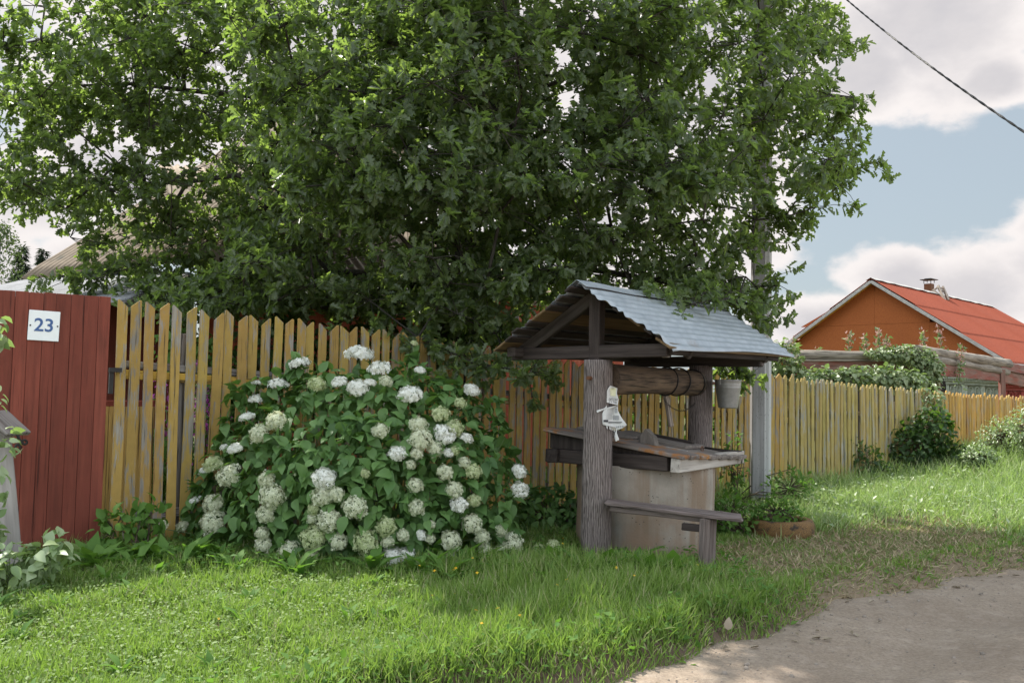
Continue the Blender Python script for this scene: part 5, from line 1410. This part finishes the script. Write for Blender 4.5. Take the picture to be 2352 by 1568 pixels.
# plants in the tyre and round the pole, at the fence foot
tz = gz(tc.x, tc.y)
leafy('planter_plant', 'bushy green plant growing in the ochre tyre', 'plant', (tc.x, tc.y, tz + .1), [((tc.x - .05, tc.y, tz + .19), (.25, .20, .13))], 380, .06, M_weed, SM_V, SM_F, stems=10, wsc=1.3)
leafy('weed_clump', 'dark leafy weeds growing against the left of the tyre', 'plant', (2.2, 8.45, 0), [((2.12, 8.4, .16), (.24, .18, .20)), ((1.95, 8.6, .12), (.25, .18, .16))], 500, .07, M_weed, SM_V, SM_F, wsc=1.2)
leafy('weed_clump', 'weeds with pale flowers growing at the foot of the utility pole', 'plant', (pp.x - .35, pp.y, 0), [((pp.x - .33, pp.y - .1, .45), (.16, .14, .42)), ((pp.x + .25, pp.y - .3, .25), (.3, .2, .25))], 420, .075, M_weed, SM_V, SM_F)
c = P(1250, 1230, 8.0); leafy('weed_clump', 'dark leafy weeds between the hydrangea and the well post', 'plant', (c.x, c.y, 0), [((c.x, c.y, .2), (.34, .25, .27)), ((c.x + .25, c.y - .1, .15), (.22, .2, .2))], 620, .085, M_hyd, HYD_V, HYD_F)
c = P(340, 1200, 6.75); leafy('weed_clump', 'bramble sprig growing up the pickets, left of the hydrangea', 'plant', (c.x, c.y, 0), [((c.x, c.y, .30), (.13, .1, .14)), ((c.x - .25, c.y - .02, .2), (.14, .1, .18))], 130, .085, M_weed, HYD_V, HYD_F)
c = P(40, 1300, 5.55); leafy('nettle_clump', 'pale sunlit nettles at the foot of the weathered plank', 'plant', (c.x, c.y, 0), [((c.x - .05, c.y, .10), (.22, .25, .20)), ((c.x + .14, c.y + .1, .24), (.13, .14, .10)), ((c.x - .3, c.y - .3, .12), (.25, .3, .2))], 520, .085, M_pale_leaf, HYD_V, HYD_F, stemmat=M_stem)
c = P(4, 1040, 5.8); leafy('nettle_plant', 'tall pale nettle stem reaching in beside the capped plank', 'plant', (c.x - .03, c.y, 0), [((c.x - .03, c.y, .62), (.07, .1, .12)), ((c.x + .015, c.y, .92), (.055, .07, .10)), ((c.x - .06, c.y, 1.22), (.05, .06, .08)), ((c.x - .05, c.y, .32), (.07, .08, .15))], 90, .075, M_pale_leaf, HYD_V, HYD_F, stemmat=M_stem, stems=3, twig=False)
c = P(4, 760, 5.8); leafy('nettle_plant', 'light green leafy tip reaching in over the top of the red gate', 'plant', (c.x - .03, c.y + .1, 0), [((c.x - .03, c.y, 1.66), (.05, .06, .10))], 26, .08, M_pale_leaf, HYD_V, HYD_F, stemmat=M_stem, stems=2, twig=False)
# mound of tall weeds on the right bank
for (x, y, Y, rx, ry, lab) in [(2310, 1010, 13.4, 60, 50, 'pale tall weeds on the bank before the orange pickets'), (2370, 985, 12.6, 55, 60, 'tall pale weed thicket rising at the far right of the bank'), (2250, 1050, 12.8, 40, 28, 'low weeds on the bank below the dark shrub')]:
    shrub(lab, [(x, y, rx, ry)], Y, 0, 1500, .055, M_pale_leaf, name='weed_thicket', cat='plant', tv=SM_V, tf=SM_F)

# ---------------------------------------------------------------- distant trees on the left
def spruce(x, y, Y, label, h=None):
    top = P(x, y, Y); rt = empty('spruce_tree', (top.x, top.y, 0), label, 'tree'); H_ = top.z
    tubes_np('trunk', [(np.array((top.x, top.y, -.2)), np.array((top.x, top.y, H_)), .16, .02)], M_bark, rt, 6)
    ps = []; ds = []
    for k in range(420):
        f = k / 420; z = H_ * (1 - .93 * f ** .9) ; a = rng.uniform(0, 6.28); L = (.12 + 1.7 * f ** .85) * rng.uniform(.55, 1.1)
        for q in range(9):
            g = (q + rng.random()) / 9; r_ = L * g
            ps.append((top.x + math.cos(a) * r_, top.y + math.sin(a) * r_, z - .35 * r_ + .12 * r_ * r_)); ds.append((math.cos(a + rng.normal() * .7), math.sin(a + rng.normal() * .7), rng.normal() * .35 - .25))
    n = len(ps); addobj('crown', scatter_mesh('crown', SM_V, SM_F, np.array(ps), np.array(ds), nrm(UPV + rvec(n) * .5), rng.uniform(.22, .42, n), rng.uniform(.10, .2, n)), M_spruce, rt)
spruce(50, 566, 44, 'spruce tree beyond the slate roof, nearest the frame of birch leaves')
spruce(100, 572, 50, 'smaller spruce tree tip just beside the slate roof edge')
for (x, y, Y, lab) in [(2, 520, 42, 'tall birch tree behind the tin roof at the far left')]:
    top = P(x, y, Y); rt = empty('birch_tree', (top.x, top.y, 0), lab, 'tree'); H_ = top.z
    tubes_np('trunk', [(np.array((top.x, top.y, -.2)), np.array((top.x, top.y, H_ * .95)), .14, .03)], M_bark, rt, 6)
    n = 3600; f = rng.random(n); a = rng.uniform(0, 6.28, n); r_ = (.15 + 1.35 * np.sin(np.pi * np.clip(f, .02, 1) ** .8)) * np.sqrt(rng.random(n))
    p = np.stack([top.x + np.cos(a) * r_ + .25 * np.sin(f * 19), top.y + np.sin(a) * r_, H_ * (1 - .85 * f) + .2 * rng.normal(size=n)], -1)
    addobj('crown', scatter_mesh('crown', SM_V, SM_F, p, nrm(rvec(n) - UPV * .5), rvec(n), rng.uniform(.12, .22, n)), M_birch, rt)

# ---------------------------------------------------------------- grass
BL_V = [(-.5, 0, 0), (.5, 0, 0), (-.42, .5, .05), (.42, .5, .05), (0, 1, .32)]
BL_F = [(0, 1, 3, 2), (2, 3, 4)]
def frustum_pts(n, y0, y1, w=.74, p=1.0, xoff=0.0):
    Y = np.sqrt(rng.uniform(y0 ** 2, y1 ** 2, n)) if p == 1.0 else (rng.uniform(y0 ** p, y1 ** p, n)) ** (1 / p)
    return xoff + rng.uniform(-w, w, n) * Y, Y
def free(x, y):
    fd = (x - F0.x) * FN.x + (y - F0.y) * FN.y
    ok = np.hypot(x - ringc.x, y - ringc.y) > .60
    ok &= np.hypot(x - tc.x, y - tc.y) > .30
    return ok, fd
def blades(name, n, y0, y1, keepf, lenf, widthf, mat, label, tilt=.35, w=.74, p=1.0, shift=None):
    x, y = frustum_pts(n, y0, y1, w, p); ok, fd = free(x, y); d, s = edge_d(x, y)
    k = ok & (rng.random(n) < keepf(x, y, d, s, fd)); x, y, d, s, fd = x[k], y[k], d[k], s[k], fd[k]; n = len(x)
    L = lenf(x, y, d, s, fd) * rng.uniform(.55, 1.25, n); W = widthf(x, y) * rng.uniform(.7, 1.3, n)
    pos = np.stack([x, y, ground_h(x, y) - .006], -1)
    lean = np.stack([rng.normal(size=n), rng.normal(size=n), np.zeros(n)], -1) * tilt
    clump = np.stack([wob(x, y, 2.3, 1), wob(x, y, 2.3, 4), np.zeros(n)], -1) * .28
    yd = nrm(UPV + lean + clump + (0 if shift is None else shift)); nn = nrm(np.cross(yd, rvec(n)))
    tv = np.array(BL_V)
    me = scatter_mesh(name, tv, BL_F, pos, yd, nn, L, W)
    o = addobj(name, me, mat); tagit(o, label, kind='stuff'); print(name, n); return o
inlawn = lambda x, y, d, s, fd: (d > .06) & (fd > -.05)
def lawn_keep(x, y, d, s, fd):
    return inlawn(x, y, d, s, fd) * (1 - dry_mask(x, y) * np.clip(.62 - .5 * wob(x, y, 2.6, 5), .15, .92)) * np.clip(.5 + .5 * sstep(.05, .35, d), 0, 1)
def lawn_len(x, y, d, s, fd):
    base = .066 + .03 * wob(x, y, 1.6)
    tallc = sstep(-.9, .3, x + .25 * wob(x, y, 2)) * (1 - sstep(1.4, 2.4, x)) * sstep(.35, .7, d) * (1 - sstep(6.3, 7.0, y))     # uncut strip between lawn and road edge
    nearbush = sstep(5.9, 6.4, y) * (1 - sstep(-.5, .5, x - 1.0))
    fringe = np.exp(-((d - .32) / .16) ** 2)
    base = base * (1 + .55 * wob(x, y, 4.1, 3)) 
    return np.clip(base + .11 * tallc + .05 * nearbush + .07 * fringe, .025, .4) * (1 - .6 * dry_mask(x, y))
blades('lawn_grass', 270000, 3.0, 9.2, lawn_keep, lawn_len, lambda x, y: .0050 + .00065 * y, M_grass, 'green lawn grass in front of the fence', .42, .78, .9)
blades('verge_grass', 150000, 7.6, 17.5, lambda x, y, d, s, fd: inlawn(x, y, d, s, fd) * sstep(2.2, 3.2, x) * (1 - dry_mask(x, y)), lambda x, y, d, s, fd: .18 + .06 * wob(x, y, 1.4) + .12 * sstep(5, 8, x) + .13 * np.exp(-(fd / .5) ** 2),
       lambda x, y: .004 + .0006 * y, M_grassr, 'long pale grass on the sunny verge along the yellow fence', .55, .70, 1.2)
blades('fence_grass', 26000, 6.4, 12.5, lambda x, y, d, s, fd: (fd > -.6) & (fd < .55) & (d > .1), lambda x, y, d, s, fd: .16 + .08 * wob(x, y, 2.2), lambda x, y: .004 + .0005 * y, M_grass, 'taller grass along the foot of the fence', .5, .62)
blades('garden_grass', 30000, 7.0, 14, lambda x, y, d, s, fd: (fd < -.15) & (fd > -3.5), lambda x, y, d, s, fd: .16 + 0 * x, lambda x, y: .005 + .0006 * y, M_grass, 'garden grass behind the fence', .5, .6)
blades('dry_grass', 90000, 4.8, 9.5, lambda x, y, d, s, fd: (d > -.05) * (.1 + .9 * dry_mask(x, y)) * (dry_mask(x, y) > .1), lambda x, y, d, s, fd: .085 + .03 * wob(x, y, 3), lambda x, y: .0045 + .0006 * y, M_dry, 'dry cut grass and clippings on the mown patch', 2.2, .7)
blades('edge_straw', 26000, 3.1, 9.5, lambda x, y, d, s, fd: np.exp(-((d - .12) / .16) ** 2), lambda x, y, d, s, fd: .06 + 0 * x, lambda x, y: .003 + .0004 * y, M_dry, 'dry stalks and roots along the bare edge of the road', 2.0, .7)
# low broad leaves: clover and plantain in the lawn
def ground_leaves(name, n, y0, y1, keepf, size, mat, label, tv=SM_V, tf=SM_F, tilt=.5, hgt=.03, wsc=1.5, w=.76):
    x, y = frustum_pts(n, y0, y1, w, .9); ok, fd = free(x, y); d, s = edge_d(x, y)
    k = ok & (rng.random(n) < keepf(x, y, d, s, fd)); x, y = x[k], y[k]; n = len(x)
    pos = np.stack([x, y, ground_h(x, y) + rng.uniform(.2, 1, n) * hgt], -1)
    sc = size * rng.uniform(.55, 1.3, n)
    o = addobj(name, scatter_mesh(name, tv, tf, pos, nrm(rvec(n) * np.array((1, 1, .25)) + UPV * .35), nrm(UPV + rvec(n) * tilt), sc, sc * wsc), mat); tagit(o, label, kind='stuff'); print(name, n)
ground_leaves('clover', 62000, 3.0, 7.2, lambda x, y, d, s, fd: (d > .2) * (fd > .1) * (1 - dry_mask(x, y)) * (.25 + .75 * (1 - sstep(-.8, .5, x))), .022, M_clover, 'clover and small broad leaves in the sunny lawn', hgt=.05)
ground_leaves('edge_weeds', 9000, 3.1, 9.5, lambda x, y, d, s, fd: np.exp(-((d - .2) / .13) ** 2) * (.35 + .65 * (wob(x, y, 2.2) > .1)), .062, M_weed, 'low leafy weeds hanging over the road edge', hgt=.05, wsc=1.2)
ground_leaves('verge_weeds', 16000, 7.8, 15, lambda x, y, d, s, fd: (d > .4) * (fd > .1) * sstep(2.4, 3.4, x) * (1 - dry_mask(x, y)), .06, M_pale_leaf, 'broad pale weeds among the verge grass', hgt=.16, wsc=1.0)
ground_leaves('bush_weeds', 9000, 6.0, 7.9, lambda x, y, d, s, fd: (fd > .15) * (x < 1.8) * sstep(6.0, 6.35, y + .15 * wob(x, y, 2)), .05, M_weed, 'leafy weeds in the shade under the bush and the fence', hgt=.12, wsc=1.0)
ground_leaves('bank_weeds', 12000, 3.1, 6.2, lambda x, y, d, s, fd: np.exp(-((d - .27) / .13) ** 2) * (s < 2.2) * (wob(x, y, 1.9, 2) > -.5), .055, M_weed, 'leafy weeds along the grassy bank above the road', hgt=.12, wsc=1.1)
# dandelion and dock rosettes
rp_ = []; 
for k in range(180):
    if k < 70: x, y = rng.uniform(-3.2, 1.9), rng.uniform(6.15, 6.75)
    else: x, y = frustum_pts(1, 3.4, 6.2, .6); x, y = float(x[0]), float(y[0])
    d, s = edge_d(np.array(x), np.array(y))
    if d < .25 or dry_mask(np.array(x), np.array(y)) > .4: continue
    rp_.append((x, y, rng.uniform(.16, .30) if k < 70 else rng.uniform(.06, .14)))
ps = []; ys = []; ns = []; ss_ = []
for (x, y, L) in rp_:
    for q in range(int(rng.integers(7, 12))):
        a = rng.uniform(0, 6.28); el = rng.uniform(.4, 1.15)
        ps.append((x, y, gz(x, y))); dy = np.array((math.cos(a) * math.cos(el), math.sin(a) * math.cos(el), math.sin(el))); ys.append(dy); ns.append((-math.cos(a) * math.sin(el), -math.sin(a) * math.sin(el), math.cos(el))); ss_.append(L * rng.uniform(.6, 1.2))
o = addobj('dandelion_weeds', scatter_mesh('dandelion_weeds', DOCK_V, DOCK_F, np.array(ps), np.array(ys), np.array(ns), np.array(ss_)), M_weed, smooth=True); tagit(o, 'dandelion and dock leaves in the grass', kind='stuff')
for (x, y, L, lab) in [(1455, 1300, .21, 'upright dock plant with broad leaves in front of the concrete ring'), (1290, 1275, .17, 'dock plant with broad leaves left of the near well post'), (545, 1245, .24, 'tall dock leaves before the lower left of the hydrangea')]:
    c = G(x, y + 14, .02); rt = empty('dock_plant', (c.x, c.y, gz(c.x, c.y)), lab, 'plant'); n = 9
    a = rng.uniform(0, 6.28, n); el = rng.uniform(.75, 1.4, n)
    yd = np.stack([np.cos(a) * np.cos(el), np.sin(a) * np.cos(el), np.sin(el)], -1); nn = np.stack([-np.cos(a) * np.sin(el), -np.sin(a) * np.sin(el), np.cos(el)], -1)
    addobj('leaves', scatter_mesh('leaves', DOCK_V, DOCK_F, np.tile(np.array((c.x, c.y, gz(c.x, c.y)))[None], (n, 1)), yd, nn, L * rng.uniform(.7, 1.15, n), np.full(n, L * 1.25)), M_weed, rt, smooth=True)
# small orange and yellow flowers
n = 150; x, y = frustum_pts(n, 3.6, 7.4, .6); d, s = edge_d(x, y); k = (d > .3) & (x > -2.6) & (dry_mask(x, y) < .5) & free(x, y)[0] & ((x > -.6) | (rng.random(n) < .15)); x, y = x[k], y[k]; n = len(x)
hh = rng.uniform(.06, .17, n); pos = np.stack([x, y, ground_h(x, y) + hh], -1)
fl = addobj('wildflowers', scatter_mesh('wildflowers', FLO_V, FLO_F, pos, nrm(rvec(n) * (1, 1, .2)), nrm(UPV + rvec(n) * .5 + np.array((0, -.5, 0))), rng.uniform(.008, .014, n)), M_yellow); tagit(fl, 'tiny orange and yellow wildflowers in the grass', kind='stuff')
# pebbles on the road, stones and fallen leaves at its edge
n = 12000; x, y = frustum_pts(n, 2.6, 9, .75); d, s = edge_d(x, y); k = (d < .12) & (rng.random(n) < .35 + .65 * np.exp(-(d / .5) ** 2)); x, y = x[k], y[k]; n = len(x)
pos = np.stack([x, y, np.maximum(road_h(x, y), ground_h(x, y)) - .001], -1)
peb = addobj('pebbles', scatter_mesh('pebbles', iv, if_, pos, rvec(n), rvec(n), rng.uniform(.002, .0075, n) * np.where(rng.random(n) > .96, 2.6, 1)), M_stone); tagit(peb, 'small pebbles scattered on the dirt road', kind='stuff')
n = 700; x, y = frustum_pts(n, 3.0, 9, .72); d, s = edge_d(x, y); k = (np.abs(d + .05) < .3); x, y = x[k], y[k]; n = len(x)
pos = np.stack([x, y, np.maximum(road_h(x, y), ground_h(x, y)) + .012], -1)
lf = addobj('fallen_leaves', scatter_mesh('fallen_leaves', OAK_V, OAK_F, pos, nrm(rvec(n) * (1, 1, .15)), nrm(UPV + rvec(n) * .4), rng.uniform(.03, .07, n)), M_tanleaf); tagit(lf, 'dry fallen leaves along the road edge', kind='stuff')
c = G(1672, 1438, 0.0)
rt = empty('dried_leaf', tuple(c), 'big curled grey dead leaf standing at the grass edge of the road', 'leaf')
addobj('blade', scatter_mesh('blade', HYD_V, HYD_F, np.array([(c.x, c.y, c.z - .02)]), np.array([(.1, .1, 1.0)]), np.array([(-.3, -1, .3)]), np.array([.07])), M_tanleaf, rt)
